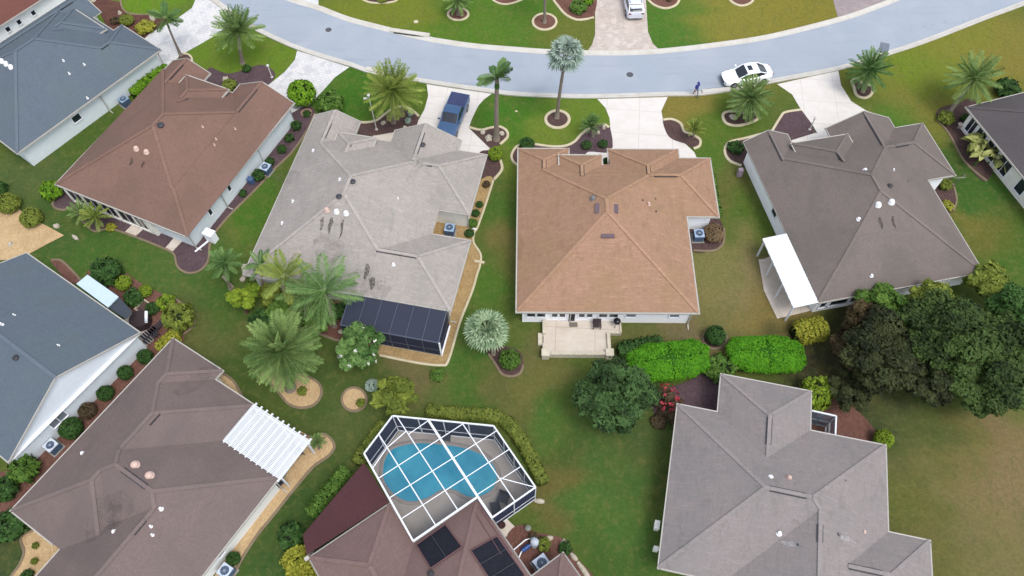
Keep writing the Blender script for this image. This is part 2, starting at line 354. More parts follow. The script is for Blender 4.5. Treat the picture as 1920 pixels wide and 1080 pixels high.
nx = len(XS); gf = [(j * nx + i, j * nx + i + 1, (j + 1) * nx + i + 1, (j + 1) * nx + i) for j in range(len(YS) - 1) for i in range(nx - 1)]
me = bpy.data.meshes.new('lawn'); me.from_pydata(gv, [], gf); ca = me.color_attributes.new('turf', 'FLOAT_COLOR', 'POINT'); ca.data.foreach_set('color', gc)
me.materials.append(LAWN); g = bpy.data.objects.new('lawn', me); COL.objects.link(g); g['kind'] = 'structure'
# ------------------------------------------------------------------ road and kerbs
lowk = [(300,-45),(375,-12),(400,5),(440,34),(480,59),(557,94),(655,125),(697,139),(800,157),(920,175),(960,180),(1040,184),(1120,185),(1250,181),(1310,180),(1370,172),(1440,158),(1575,132),(1655,108),(1740,80),(1850,37),(1920,11),(2010,-25),(2110,-70)]
upk = [(430,-60),(490,-28),(552,-2),(597,11),(655,33),(712,48),(760,60),(815,72),(890,83),(960,89),(1032,94),(1100,96),(1170,96),(1235,93),(1335,82),(1440,66),(1570,34),(1635,12),(1680,-6),(1780,-48),(1860,-90)]
LK = cr([P(*p) for p in lowk], n=5); UK = cr([P(*p) for p in upk], n=5)
rd = MB(); nA = 90
def along(pts, n):
    ls = [0]
    for a, b in zip(pts, pts[1:]): ls.append(ls[-1] + (b - a).length)
    out = []; j = 0
    for i in range(n):
        s = ls[-1] * i / (n - 1)
        while j < len(ls) - 2 and ls[j + 1] < s: j += 1
        out.append(pts[j].lerp(pts[j + 1], (s - ls[j]) / max(ls[j + 1] - ls[j], 1e-6)))
    return out
a = along(offs(LK, .25), nA); b = along(offs(UK, -.25), nA)
for i in range(nA - 1): rd.poly([(a[i].x, a[i].y, .006), (a[i + 1].x, a[i + 1].y, .006), (b[i + 1].x, b[i + 1].y, .006), (b[i].x, b[i].y, .006)])
rd.build('road', ROAD)['kind'] = 'structure'
def kerb(pts, sgn):
    mb = MB(); al = along(pts, 130); rows = [(offs(al, d * sgn), z) for d, z in ((0, 0), (0, .13), (.14, .13), (.34, .03), (.6, .012))]
    for i in range(130):
        for q, z in rows: mb.v.append((q[i].x, q[i].y, z))
    for i in range(129):
        for j in range(4): mb.f.append((i * 5 + j, i * 5 + j + 1, i * 5 + j + 6, i * 5 + j + 5)); mb.m.append(0)
    mb.build('kerb', KERB)['kind'] = 'structure'
kerb(LK, 1); kerb(UK, -1)
# ------------------------------------------------------------------ driveways, walks and slabs
def drv(nm, pts, m, z=.012, sm=False): return sheet(nm, pts, z, m, smooth=sm)
drv('driveway', [(369,-6),(360,15),(325,40),(282,62),(240,55),(285,130),(318,122),(340,103),(384,78),(427,53),(447,40),(430,24),(398,3),(385,-5)], PAVE)
drv('driveway', [(557,95),(553,112),(534,135),(490,170),(545,230),(575,205),(590,187),(612,163),(628,145),(655,126),(605,110)], PAVE)
drv('driveway', [(800,158),(803,180),(796,205),(775,243),(755,300),(930,310),(937,290),(914,274),(879,240),(884,225),(897,198),(908,186),(922,176),(860,167)], CONC)
drv('driveway', [(1120,186),(1135,202),(1143,222),(1146,268),(1140,330),(1300,330),(1308,300),(1302,286),(1283,268),(1257,257),(1246,240),(1240,208),(1252,182),(1185,184)], CONC)
drv('driveway', [(1457,158),(1485,177),(1502,206),(1522,232),(1540,262),(1550,300),(1700,300),(1676,240),(1663,221),(1625,208),(1596,190),(1577,160),(1572,133),(1510,146)], CONC)
drv('driveway', [(1115,-60),(1116,64),(1110,84),(1101,96),(1170,96),(1236,93),(1224,82),(1215,60),(1211,0),(1211,-60)], PAVE2)
drv('driveway', [(548,-30),(552,-1),(597,11),(598,-30)], PAVE)
drv('driveway', [(1560,-40),(1562,0),(1571,33),(1605,23),(1635,12),(1665,0),(1700,-40)], PAVE3)
drv('walkway', [(1085,300),(1103,284),(1150,284),(1150,330),(1085,330)], CONC, .016)
drv('walkway', [(1480,262),(1500,256),(1530,249),(1556,262),(1556,300),(1482,292)], CONC, .016)
drv('walkway', [(700,252),(722,247),(745,246),(760,262),(730,300),(690,300)], CONC2, .016)
drv('walkway', [(52,60),(0,88),(0,60),(30,40),(75,15),(130,-25),(170,-25),(120,12)], CONC, .016)
drv('patio', [(0,437),(9,446),(7,455),(28,474),(0,484),(-40,492),(-40,420)], CONC, .05)
drv('patio', [(1422,487),(1432,486),(1470,470),(1560,560),(1536,579),(1500,588),(1457,598),(1432,545)], CONC2, .05)
drv('patio', [(234,597),(268,570),(318,612),(309,626),(276,650),(240,640)], CONC2, .05)
drv('patio', [(535,850),(579,838),(580,868),(545,925),(517,935),(500,900)], CONC3, .05)
drv('patio', [(914,989),(945,968),(972,994),(950,1006),(935,1012)], CONC2, .05)
drv('walkway', [(233,437),(253,445),(275,425),(255,415)], CONC2, .05)
drv('walkway', [(309,467),(324,472),(345,450),(330,442)], CONC2, .05)
# ------------------------------------------------------------------ planting beds
BK = [0]
def bed(pts, mat, edge=None, label=None, sm=True, ew=.2, cat='planting bed', part=None, z=.022):
    BK[0] += 1; z += .0012 * BK[0]; w = [P(*p) for p in pts]; w = cr(w, True, 4) if sm else w
    c = sum(w, Vector()) / len(w); t = empty('planting_bed', (c.x, c.y, 0), label=label, cat=cat)
    bm = bmesh.new(); f = bm.faces.new([bm.verts.new((p.x - c.x, p.y - c.y, z)) for p in w]); f.normal_update()
    if f.normal.z < 0: f.normal_flip()
    bmesh.ops.triangulate(bm, faces=bm.faces[:]); me = bpy.data.meshes.new('mulch'); bm.to_mesh(me); bm.free(); me.materials.append(mat)
    o = bpy.data.objects.new('gravel' if mat in (ROCK, ROCKO) else 'mulch', me); COL.objects.link(o); o.parent = t
    if edge is not None:
        e = w if part is None else cr([P(*p) for p in part], n=5)
        strip(e, ew, 0, .11, part is None).build('edging', edge, t, wloc=(c.x, c.y, 0), smooth=True)
    return t
bed([(172,5),(187,25),(205,56),(230,60),(262,76),(285,60),(305,48),(312,34),(285,28),(262,27),(240,25),(230,14),(225,4),(205,0),(178,-12)], mulch('brown_mulch', C(92, 62, 56), C(124, 88, 78)), EDGE2, 'brown mulch bed with grey edging in front of the slate roofed house', part=[(226,-4),(229,14),(240,25),(262,28),(285,28),(312,34)])
bed([(335,108),(342,100),(352,101),(361,108),(361,120),(345,125)], MULCH, EDGE, 'small mulch bed at the foot of the tall thin palm beside white pavers', part=[(343,101),(352,102),(359,108),(361,120)])
bed([(355,128),(380,134),(395,127),(412,134),(430,138),(455,132),(478,124),(497,123),(516,138),(505,158),(470,170),(430,180),(390,170),(350,150)], MULCHP, None, 'purple mulch bed in front of the brown roofed house with pale boulder')
bed([(560,205),(578,198),(592,212),(576,245),(548,285),(512,320),(480,355),(425,410),(396,450),(391,487),(376,507),(352,512),(333,500),(327,478),(310,467),(250,443),(215,431),(197,430),(178,434),(164,424),(150,408),(133,392),(117,394),(101,388),(100,372),(125,355),(300,420),(400,380),(480,260)], MULCHP, EDGE2, 'long dark mulch bed wrapping round the back of the brown roofed house', part=[(590,214),(576,245),(548,285),(512,320),(480,355),(425,410),(396,450),(391,487),(376,507),(352,512),(333,500),(327,478),(310,467),(250,443),(215,431),(197,430),(178,434),(164,424),(150,408),(133,392),(117,394),(101,388),(100,374)])
bed([(646,216),(660,224),(679,230),(704,227),(720,216),(735,205),(755,200),(772,207),(785,219),(775,244),(741,248),(697,255),(676,253),(664,240)], MULCH, EDGE, 'dark mulch bed round the big feather palm by the blue truck driveway', part=[(646,216),(660,224),(679,230),(704,227),(720,216),(735,205),(755,200),(772,207),(786,219)], ew=.26)
bed([(880,239),(901,244),(920,240),(937,238),(950,246),(951,258),(937,271),(922,279),(910,270),(893,252)], MULCH, EDGE, 'dark mulch bed with pale edging round the royal palm trunk', part=[(880,239),(901,244),(920,240),(937,238),(950,246),(951,258),(937,271)], ew=.26)
bed([(900,285),(932,285),(941,300),(941,318),(926,338),(905,340),(895,320)], MULCH, EDGE, 'small dark mulch bed below the lime ball shrub', part=[(938,300),(941,318),(926,337)], ew=.26)
bed([(905,335),(925,338),(911,382),(896,424),(889,437),(888,455),(901,477),(900,497),(894,516),(885,547),(862,605),(841,675),(827,685),(780,680),(712,666),(690,640),(790,600),(850,480),(790,440),(840,390)], ROCKO, EDGE, 'tan gravel strip with edging along the grey roofed house', part=[(925,338),(911,382),(896,424),(889,437),(888,455),(901,477),(900,497),(894,516),(885,547),(862,605),(841,675),(827,685),(780,680),(712,666)])
bed([(985,271),(974,271),(963,280),(958,292),(963,304),(974,312),(990,315),(1010,290)], MULCH, EDGE, 'half round mulch bed at the left corner of the tan roofed house', part=[(978,270),(966,278),(959,292),(963,304),(976,313)], ew=.24)
bed([(1003,271),(1034,275),(1059,274),(1077,266),(1090,252),(1107,240),(1130,233),(1144,241),(1146,284),(1103,285),(1085,300),(1000,300)], MULCHP, EDGE, 'dark mulch bed with small palm in front of the tan roofed house', part=[(1003,271),(1034,275),(1059,274),(1077,266),(1090,252),(1107,240),(1130,233),(1142,240)], ew=.26)
def ring(cx, cy, rx, ry, n=14): return [(cx + rx * math.cos(2 * math.pi * k / n), cy + ry * math.sin(2 * math.pi * k / n)) for k in range(n)]
bed(ring(1045,224,22,16), MULCH, EDGE, 'round mulch bed with white edging at the silver palm trunk', ew=.3)
bed([(1243,225),(1260,224),(1276,232),(1283,247),(1296,252),(1311,262),(1311,272),(1300,278),(1285,270),(1262,262),(1250,250)], MULCH, EDGE, 'curved mulch bed on the right of the widest white driveway', part=[(1243,225),(1260,224),(1276,232),(1283,247),(1296,252),(1312,262),(1311,274),(1300,279)], ew=.26)
bed([(1356,214),(1374,209),(1397,213),(1415,210),(1421,222),(1405,231),(1380,236),(1360,230)], MULCH, EDGE, 'kidney shaped mulch bed beneath the fan palm beside the white sedan', ew=.28)
bed([(1360,290),(1360,276),(1370,266),(1399,260),(1430,252),(1445,262),(1410,310),(1387,310),(1368,300)], MULCH, EDGE, 'mulch bed at the front left corner of the taupe roofed house', part=[(1446,249),(1430,251),(1399,259),(1370,266),(1360,276),(1360,290),(1370,303),(1390,311)], ew=.26)
bed([(1502,206),(1472,211),(1463,220),(1446,248),(1450,270),(1482,264),(1530,249),(1520,230)], MULCHP, EDGE, 'triangular purple mulch bed beside the taupe house driveway', part=[(1502,206),(1472,211),(1463,220),(1446,248)], sm=False, ew=.26)
bed([(1597,152),(1608,148),(1618,158),(1634,162),(1634,176),(1622,184),(1606,179),(1601,164)], MULCH, EDGE, 'figure eight mulch bed beneath the feather palm right of the driveway', ew=.28)
bed([(1760,205),(1790,195),(1830,190),(1870,270),(1850,340),(1810,305),(1778,250),(1757,225)], MULCH, EDGE2, 'shaded mulch bed along the dark roofed house at the right edge', part=[(1757,225),(1778,250),(1810,305),(1850,340)])
bed([(1745,345),(1778,333),(1790,352),(1793,375),(1786,396),(1765,402)], MULCH, EDGE2, 'small curved bed with yellow plants by the satellite dish', part=[(1786,345),(1793,375),(1786,396)])
bed(ring(859,27,19,11), MULCHR, EDGE, 'round red mulch ring on the lawn across the road, leftmost', ew=.26)
bed([(668,-10),(690,3),(715,6),(740,3),(752,-10)], MULCH, EDGE, 'dark mulch bed cut by the top edge, left of the red ring', part=[(668,-8),(690,4),(715,6),(740,3),(752,-8)])
bed([(918,-12),(925,1),(942,8),(962,6),(985,-3),(990,-15)], MULCHR, EDGE, 'red mulch bed at the top edge left of the bare palm trunk', part=[(918,-10),(925,1),(942,8),(962,6),(985,-3)])
bed(ring(1021,41,22,15), MULCHR, EDGE, 'round red mulch ring with palm trunk rising from its centre', ew=.26)
bed([(1030,-12),(1045,10),(1060,27),(1080,37),(1100,36),(1113,33),(1113,-15)], MULCHR, EDGE, 'curved red mulch bed left of the pink paver driveway', part=[(1030,-10),(1045,10),(1060,27),(1080,37),(1100,36),(1113,33)], ew=.26)
bed([(1213,-12),(1227,10),(1248,16),(1268,9),(1278,-12)], MULCHR, EDGE, 'red mulch bed right of the silver car at the top edge', part=[(1213,-2),(1227,10),(1248,16),(1268,9),(1277,-8)], ew=.26)
bed([(1362,-12),(1372,4),(1390,11),(1408,5),(1418,-12)], MULCHR, EDGE, 'small red mulch ring cut by the top edge over dry lawn', part=[(1362,-10),(1372,4),(1390,11),(1408,5),(1417,-10)], ew=.26)
bed([(480,698),(500,712),(523,737),(540,757),(562,765),(588,760),(602,742),(600,722),(580,708),(540,700)], ROCK, EDGE2, 'oval tan gravel bed under the largest feather palm')
bed(ring(664,749,23,22), ROCK, EDGE2, 'round tan gravel bed beside the olive leafed tree')
bed([(560,812),(585,820),(606,814),(622,825),(627,840),(614,857),(588,875),(562,905),(540,932),(510,970),(480,1007),(450,1055),(430,1100),(395,1100),(440,1020),(520,920),(545,870)], ROCK, EDGE2, 'curving tan gravel bed beside the white pergola', part=[(560,812),(585,820),(606,814),(622,825),(627,840),(614,857),(588,875),(562,905),(540,932),(510,970),(480,1007),(450,1055),(430,1100)])
bed([(62,995),(40,1010),(46,1035),(38,1058),(20,1090),(60,1110),(130,1010),(110,985)], ROCK, EDGE2, 'tan gravel bed in the front notch of the long brown roof')
bed([(305,632),(345,640),(200,800),(60,950),(-20,1010),(-20,900),(40,870),(150,770),(270,655)], MULCHR, None, 'reddish mulch strip between the white gable wall and the long brown roof')
bed([(95,489),(115,489),(135,507),(152,526),(130,530)], MULCHR, EDGE2, 'narrow mulch bed behind the blue grey gabled roof', part=[(97,488),(115,489),(135,507),(152,526)])
bed([(165,520),(190,500),(215,498),(262,530),(290,545),(325,560),(355,582),(365,607),(340,634),(300,650),(262,600)], MULCHR, EDGE2, 'busy shrub bed beside the pebble patio with the hot tub', part=[(325,558),(355,582),(365,607),(335,634)])
bed([(395,700),(415,698),(438,715),(455,745),(430,735)], ROCK, EDGE2, 'tan gravel pocket in the notch behind the long brown roof', part=[(415,698),(438,715),(455,745)])
bed([(-20,395),(30,388),(55,408),(90,425),(121,442),(90,458),(60,474),(40,486),(-20,490)], ROCK, None, 'bare tan gravel area with two clipped shrubs at left edge', sm=False)
bed([(962,990),(985,985),(1002,998),(1030,1003),(1062,1014),(1080,1045),(1110,1090),(985,1100),(950,1020)], MULCHR, None, 'dark red mulch bed right of the pool house with pale edging stones')
bed([(1222,735),(1250,728),(1290,715),(1340,690),(1375,700),(1370,770),(1290,780),(1250,785),(1228,780)], MULCHP, None, 'purple mulch bed behind the bright hedge by the mauve grey roof')
bed([(1515,728),(1560,740),(1600,765),(1635,800),(1650,835),(1600,845),(1520,815)], MULCHR, None, 'red brown mulch bed beside the small glazed porch')
bed(ring(1340,635,22,19), MULCH, EDGE2, 'round edged bed holding the dark ball shrub between two hedges')
bed([(1296,412),(1340,408),(1357,428),(1356,455),(1338,470),(1296,470)], MULCH, EDGE2, 'dark bed holding the air conditioner right of the tan roof', part=[(1357,428),(1356,455),(1338,470),(1300,470)])
bed([(912,655),(918,668),(930,684),(940,700),(957,706),(975,700),(981,684),(975,660),(945,650)], MULCH, EDGE2, 'mulch bed under the silver fan palm and its dark bush', part=[(916,664),(930,684),(940,700),(957,706),(975,700),(981,684)])
bed([(590,585),(584,619),(605,628),(628,637),(665,625),(705,580),(660,555)], MULCHR, EDGE2, 'orange mulch bed at the foot of the leaning palm by the lanai', part=[(560,618),(585,621),(605,628),(628,637),(645,640)])
# ------------------------------------------------------------------ houses
PITCH = .5; EZ = 2.5
def hclip(poly, a, b, c):               # keep a*u + b*v + c >= 0
    out = []; m = len(poly)
    for i in range(m):
        p, q = poly[i], poly[(i + 1) % m]; dp = a * p[0] + b * p[1] + c; dq = a * q[0] + b * q[1] + c
        if dp >= 0: out.append(p)
        if (dp > 0 > dq) or (dp < 0 < dq):
            t = dp / (dp - dq); out.append((p[0] + (q[0] - p[0]) * t, p[1] + (q[1] - p[1]) * t))
    return out
def area(p): return abs(sum(p[i][0] * p[(i + 1) % len(p)][1] - p[(i + 1) % len(p)][0] * p[i][1] for i in range(len(p)))) / 2 if len(p) > 2 else 0
def subtract(poly, hs):
    out = []; cur = poly
    for h in hs:
        o = hclip(cur, -h[0], -h[1], -h[2])
        if area(o) > 1e-4: out.append(o)
        cur = hclip(cur, *h)
        if area(cur) < 1e-4: break
    return out
class House:
    def __init__(s, name, label, o, ang, rects, outline, roof, wall, gut=GUT, holes=(), raised=(), ov=.42, wallz=0.0, zbase=EZ, gutw=.09, walls=None):
        w = P(*o, EZ); s.O = Vector((w.x, w.y, 0)); s.a = R(ang); s.D = Vector((math.cos(s.a), math.sin(s.a), 0)); s.Nn = Vector((-s.D.y, s.D.x, 0))
        s.t = empty(name, s.O, s.a, label, 'house'); s.roofm = roof; s.wallm = wall; s.gut = gut
        s.rects = []
        for r in list(rects) + list(raised):
            u0, v0, u1, v1 = r[:4]; g = r[4] if len(r) > 4 else ''; zb = r[5] if len(r) > 5 else zbase; p = PITCH; pl = []
            if 'l' not in g: pl.append((p, 0, zb - p * u0))
            if 'r' not in g: pl.append((-p, 0, zb + p * u1))
            if 'b' not in g: pl.append((0, p, zb - p * v0))
            if 't' not in g: pl.append((0, -p, zb + p * v1))
            s.rects.append(dict(b=(u0, v0, u1, v1), g=g, zb=zb, pl=pl))
        roofmb = MB(); cap = []
        for i, r in enumerate(s.rects):
            u0, v0, u1, v1 = r['b']
            for k, pk in enumerate(r['pl']):
                reg = [(u0, v0), (u1, v0), (u1, v1), (u0, v1)]
                for j, pj in enumerate(r['pl']):
                    if j != k: reg = hclip(reg, pj[0] - pk[0], pj[1] - pk[1], pj[2] - pk[2])
                parts = [reg] if area(reg) > 1e-4 else []
                for h in holes: parts = [q for p_ in parts for q in subtract(p_, [(1, 0, -h[0]), (-1, 0, h[2]), (0, 1, -h[1]), (0, -1, h[3])])]
                for i2, r2 in enumerate(s.rects):
                    if i2 == i: continue
                    e = 1e-4 if i2 < i else -1e-4; b = r2['b']
                    hs_ = [(1, 0, -b[0]), (-1, 0, b[2]), (0, 1, -b[1]), (0, -1, b[3])] + [(q[0] - pk[0], q[1] - pk[1], q[2] - pk[2] + e) for q in r2['pl']]
                    parts = [q for p_ in parts for q in subtract(p_, hs_)]
                z = lambda p_: pk[0] * p_[0] + pk[1] * p_[1] + pk[2]
                for q in parts:
                    if area(q) < 2e-3: continue
                    roofmb.poly([(p_[0], p_[1], z(p_)) for p_ in q])
                    for a_, b_ in zip(q, q[1:] + q[:1]):
                        el_ = math.hypot(a_[0] - b_[0], a_[1] - b_[1])
                        if el_ < .12: continue
                        for j in range(k + 1, len(r['pl'])):
                            pj = r['pl'][j]
                            if not all(abs(pj[0] * e_[0] + pj[1] * e_[1] + pj[2] - z(e_)) < 1e-3 for e_ in (a_, b_)): continue
                            ex, ey = -(b_[1] - a_[1]) / el_ * .2, (b_[0] - a_[0]) / el_ * .2; n_ = max(1, int(el_ / .35)); run = None
                            pt = lambda t_: (a_[0] + (b_[0] - a_[0]) * t_, a_[1] + (b_[1] - a_[1]) * t_)
                            for w_ in range(n_ + 1):
                                mx, my = pt((w_ + .5) / n_); ok = w_ < n_ and max(s.z(mx + ex, my + ey), s.z(mx - ex, my - ey)) < z((mx, my)) - .02
                                if ok and run is None: run = w_
                                if not ok and run is not None:
                                    p_, q_ = pt(run / n_), pt(w_ / n_); cap.append(((p_[0], p_[1], z(p_) + .006), (q_[0], q_[1], z(q_) + .006))); run = None
        s.roof = roofmb.build('roof', roof, s.t)
        grp = []
        for sg in cap:
            hit = [g_ for g_ in grp if any(min((Vector(p_) - Vector(q_)).length for p_ in sg for q_ in o_) < .12 for o_ in g_)]
            new = [sg] + [x_ for g_ in hit for x_ in g_]; grp = [g_ for g_ in grp if g_ not in hit] + [new]
        for g_ in grp:
            cm = MB()
            for p_, q_ in g_: cm.bar(p_, q_, .26, .035)
            cm.build('ridge_cap', s.capmat(roof), s.roof)
        # eaves: soffit, fascia with gutter; walls set back under the eave
        n = len(outline); ar = sum(outline[i][0] * outline[(i + 1) % n][1] - outline[(i + 1) % n][0] * outline[i][1] for i in range(n))
        if ar < 0: outline = outline[::-1]
        s.outline = outline; skip = []
        for r in s.rects:
            u0, v0, u1, v1 = r['b']
            for g_ in r['g']: skip.append({'l': (u0, v0, u0, v1), 'r': (u1, v0, u1, v1), 'b': (u0, v0, u1, v0), 't': (u0, v1, u1, v1)}[g_])
        s.eave(outline, zbase, gutw, gut, skip=skip)
        inn = s.inset(outline, ov); wm = MB()
        for a_, b_ in zip(inn, inn[1:] + inn[:1]): wm.poly([(*a_, wallz), (*b_, wallz), (*b_, zbase - .16), (*a_, zbase - .16)])
        s.wall = wm.build('wall', wall, s.t); s.inn = inn
        for r in s.rects:
            u0, v0, u1, v1 = r['b']
            for side in r['g']:
                gm = MB(); gt = MB()
                if side in 'tb':
                    v = v1 if side == 't' else v0; d = -ov if side == 't' else ov; A, B_, Cc = (u0, v), (u1, v), ((u0 + u1) / 2, v); h = (u1 - u0) / 2 * PITCH; dd = (0, d)
                else:
                    u = u1 if side == 'r' else u0; d = -ov if side == 'r' else ov; A, B_, Cc = (u, v0), (u, v1), (u, (v0 + v1) / 2); h = (v1 - v0) / 2 * PITCH; dd = (d, 0)
                zb = r['zb']
                gm.poly([(A[0] + dd[0], A[1] + dd[1], zb - .165), (B_[0] + dd[0], B_[1] + dd[1], zb - .165), (B_[0] + dd[0], B_[1] + dd[1], zb - .04), (Cc[0] + dd[0], Cc[1] + dd[1], zb + h - .05), (A[0] + dd[0], A[1] + dd[1], zb - .04)])
                for X in (A, B_): gt.bar((X[0], X[1], zb - .03), (Cc[0], Cc[1], zb + h - .03), .07, .14)
                gm.build('gable_wall', wall, s.t); gt.build('rake_trim', gut, s.roof)
        for r in raised:
            u0, v0, u1, v1 = r[:4]; zb = r[5]; o4 = [(u0, v0), (u1, v0), (u1, v1), (u0, v1)]; s.eave(o4, zb, gutw + .02, gut, name='entry_gutter')
            i4 = s.inset(o4, .3); e = MB()
            for a_, b_ in zip(i4, i4[1:] + i4[:1]): e.poly([(*a_, 0), (*b_, 0), (*b_, zb - .15), (*a_, zb - .15)])
            e.build('entry_wall', wall, s.t)
    def capmat(s, roof):
        k = roof.name + '_cap'
        if k in MATS: return MATS[k]
        m = roof.copy(); m.name = k; MATS[k] = m
        hs = m.node_tree.nodes.new('ShaderNodeHueSaturation'); hs.inputs['Value'].default_value = 1.1; b = m.node_tree.nodes['Principled BSDF']
        l = b.inputs['Base Color'].links[0]; src = l.from_socket; m.node_tree.links.new(src, hs.inputs['Color']); m.node_tree.links.new(hs.outputs[0], b.inputs['Base Color']); return m
    def inset(s, ol, d):
        out = []; n = len(ol)
        for i in range(n):
            p0, p1, p2 = ol[i - 1], ol[i], ol[(i + 1) % n]
            e1 = Vector((p1[0] - p0[0], p1[1] - p0[1])).normalized(); e2 = Vector((p2[0] - p1[0], p2[1] - p1[1])).normalized()
            n1 = Vector((-e1.y, e1.x)); n2 = Vector((-e2.y, e2.x)); k = 1 + n1.dot(n2)
            m = (n1 + n2) / max(k, .2) * d; out.append((p1[0] + m.x, p1[1] + m.y))
        return out
    def eave(s, ol, z, gw, gut, name='gutter', skip=()):
        g = MB(); n = len(ol); o2 = s.inset(ol, -gw); sf = MB(); sf.poly([(*p, z - .17) for p in ol][::-1])
        for i in range(n):
            j = (i + 1) % n; a, b, c, d = ol[i], ol[j], o2[j], o2[i]
            if any(min(math.hypot(a[0] - k[0], a[1] - k[1]) + math.hypot(b[0] - k[2], b[1] - k[3]), math.hypot(a[0] - k[2], a[1] - k[3]) + math.hypot(b[0] - k[0], b[1] - k[1])) < .5 for k in skip): continue
            g.poly([(*a, z - .17), (*b, z - .17), (*b, z + .004), (*a, z + .004)])
            g.poly([(*d, z - .15), (*c, z - .15), (*c, z - .012), (*d, z - .012)])
            g.poly([(*a, z - .03), (*b, z - .03), (*c, z - .012), (*d, z - .012)][::-1]); g.poly([(*a, z - .15), (*b, z - .15), (*c, z - .15), (*d, z - .15)])
        g.build(name, gut, s.t); sf.build('soffit', SOFF, s.t)
    def z(s, u, v):
        best = EZ
        for r in s.rects:
            b = r['b']
            if b[0] <= u <= b[2] and b[1] <= v <= b[3]: best = max(best, min(p[0] * u + p[1] * v + p[2] for p in r['pl']))
        return best
    def uv(s, w): d = Vector((w.x, w.y, 0)) - s.O; return d.dot(s.D), d.dot(s.Nn)
    def at(s, x, y):                    # roof point seen at (x, y), local
        z = 3.5
        for _ in range(12):
            u, v = s.uv(P(x, y, z)); z = .5 * z + .5 * s.z(u, v)
        return u, v, z
    def slope(s, u, v):
        h = .05; n = Vector((s.z(u - h, v) - s.z(u + h, v), s.z(u, v - h) - s.z(u, v + h), 2 * h)).normalized(); return n
    def dome(s, x, y, r=.27, mat=DOME):
        r *= .88; u, v, z = s.at(x, y); b = MB(); b.lathe((u, v, z - .08), [(r * 1.25, 0), (r * 1.25, .1), (r, .12), (r, .2), (r * .9, .27), (r * .65, .33), (r * .3, .365), (.01, .37)], 16)
        return b.build('skylight_dome', mat, s.t, smooth=True)
    def pipe(s, x, y, r=.06, h=.32, mat=DOME):
        u, v, z = s.at(x, y); b = MB(); b.lathe((u, v, z - .1), [(r * 1.7, .04), (r * 1.6, .1), (r, .12), (r, .1 + h * .7), (r * .6, .1 + h * .7)], 10)
        return b.build('vent_pipe', mat, s.t)
    def capvent(s, x, y, r=.2, mat=VENTD):
        u, v, z = s.at(x, y); b = MB(); b.lathe((u, v, z - .05), [(r * .6, 0), (r * .6, .16), (r, .16), (r, .2), (r * .55, .27), (.01, .29)], 14)
        return b.build('roof_vent', mat, s.t)
    def boxvent(s, x0, y0, x1, y1, w=.35, mat=VENTP, h=.1):
        a = s.at(x0, y0); c = s.at(x1, y1); b = MB(); b.bar((a[0], a[1], a[2] + .04), (c[0], c[1], c[2] + .04), w, h)
        return b.build('slot_vent', mat, s.t)
    def ridgevent(s, x0, y0, x1, y1):
        a = s.at(x0, y0); c = s.at(x1, y1); d = Vector((c[0] - a[0], c[1] - a[1]))
        # snap to the axis and to the ridge crest
        if abs(d.x) > abs(d.y): v = s.crest(((a[0] + c[0]) / 2, (a[1] + c[1]) / 2), 1); p, q = (a[0], v), (c[0], v); n = (0, .13)
        else: u = s.crest(((a[0] + c[0]) / 2, (a[1] + c[1]) / 2), 0); p, q = (u, a[1]), (u, c[1]); n = (.13, 0)
        zp, zq = s.z(*p), s.z(*q); b = MB(); b.bar((*p, zp + .04), (*q, zq + .04), .24, .04, 0)
        for k in (-1, 1): b.bar((p[0] + n[0] * k * 1.25, p[1] + n[1] * k * 1.25, zp - .04), (q[0] + n[0] * k * 1.25, q[1] + n[1] * k * 1.25, zq - .04), .06, .06, 1)
        return b.build('ridge_vent', [s.capmat(s.roofm), VENTD], s.roof)
    def crest(s, c, ax):
        best = None
        for k in range(-40, 41):
            p = [c[0], c[1]]; p[ax] += k * .03; z = s.z(*p) - abs(k) * 1e-4
            if best is None or z > best[0]: best = (z, p[ax])
        return best[1]
    def stain(s, x, y, ln, w, mat):
        """algae stain running down the slope"""
        u, v, z = s.at(x, y); n = s.slope(u, v); dn = Vector((n.x, n.y, 0)); dn = dn.normalized() if dn.length > .01 else Vector((1, 0, 0))
        sd_ = Vector((-dn.y, dn.x, 0)); b = MB(); pts = []
        for k, (t_, ww) in enumerate([(0, .5), (.25, 1), (.6, .8), (.85, .5), (1, .1)]):
            for sg in (-1, 1):
                q = Vector((u, v, 0)) + dn * ln * t_ + sd_ * (w * .5 * ww * sg + .06 * math.sin(k * 2.1 + x)); pts.append((q.x, q.y, s.z(q.x, q.y) + .012))
        b.poly(pts[0::2] + pts[1::2][::-1]); o = b.build('algae_stain', mat, s.roof); return o
    def win(s, wallcoord, u, z, w, h, mat=GLASS, frame=WHITE, part='window', mull=0):
        """wallcoord: ('b', v) wall facing -v at that v; ('t', v); ('l', u); ('r', u)"""
        sd_, c = wallcoord; ax = {'b': ((1, 0), (0, -1)), 't': ((1, 0), (0, 1)), 'l': ((0, 1), (-1, 0)), 'r': ((0, 1), (1, 0))}[sd_]
        o_ = ax[1]; cx, cy = (u, c) if sd_ in 'bt' else (c, u); rz = 0 if sd_ in 'bt' else math.pi / 2; f = MB(); t_ = .07
        for sg in (-1, 1):
            f.box((cx + ax[0][0] * sg * (w / 2 + t_ / 2) + o_[0] * .03, cy + ax[0][1] * sg * (w / 2 + t_ / 2) + o_[1] * .03, z), (t_, .09, h + 2 * t_), rz)
            f.box((cx + o_[0] * .03, cy + o_[1] * .03, z + sg * (h / 2 + t_ / 2)), (w, .09 + (.06 if sg < 0 else 0), t_), rz)
        for k in range(mull): f.box((cx + ax[0][0] * w * ((k + 1) / (mull + 1) - .5) + o_[0] * .025, cy + ax[0][1] * w * ((k + 1) / (mull + 1) - .5) + o_[1] * .025, z), (.05, .05, h), rz)
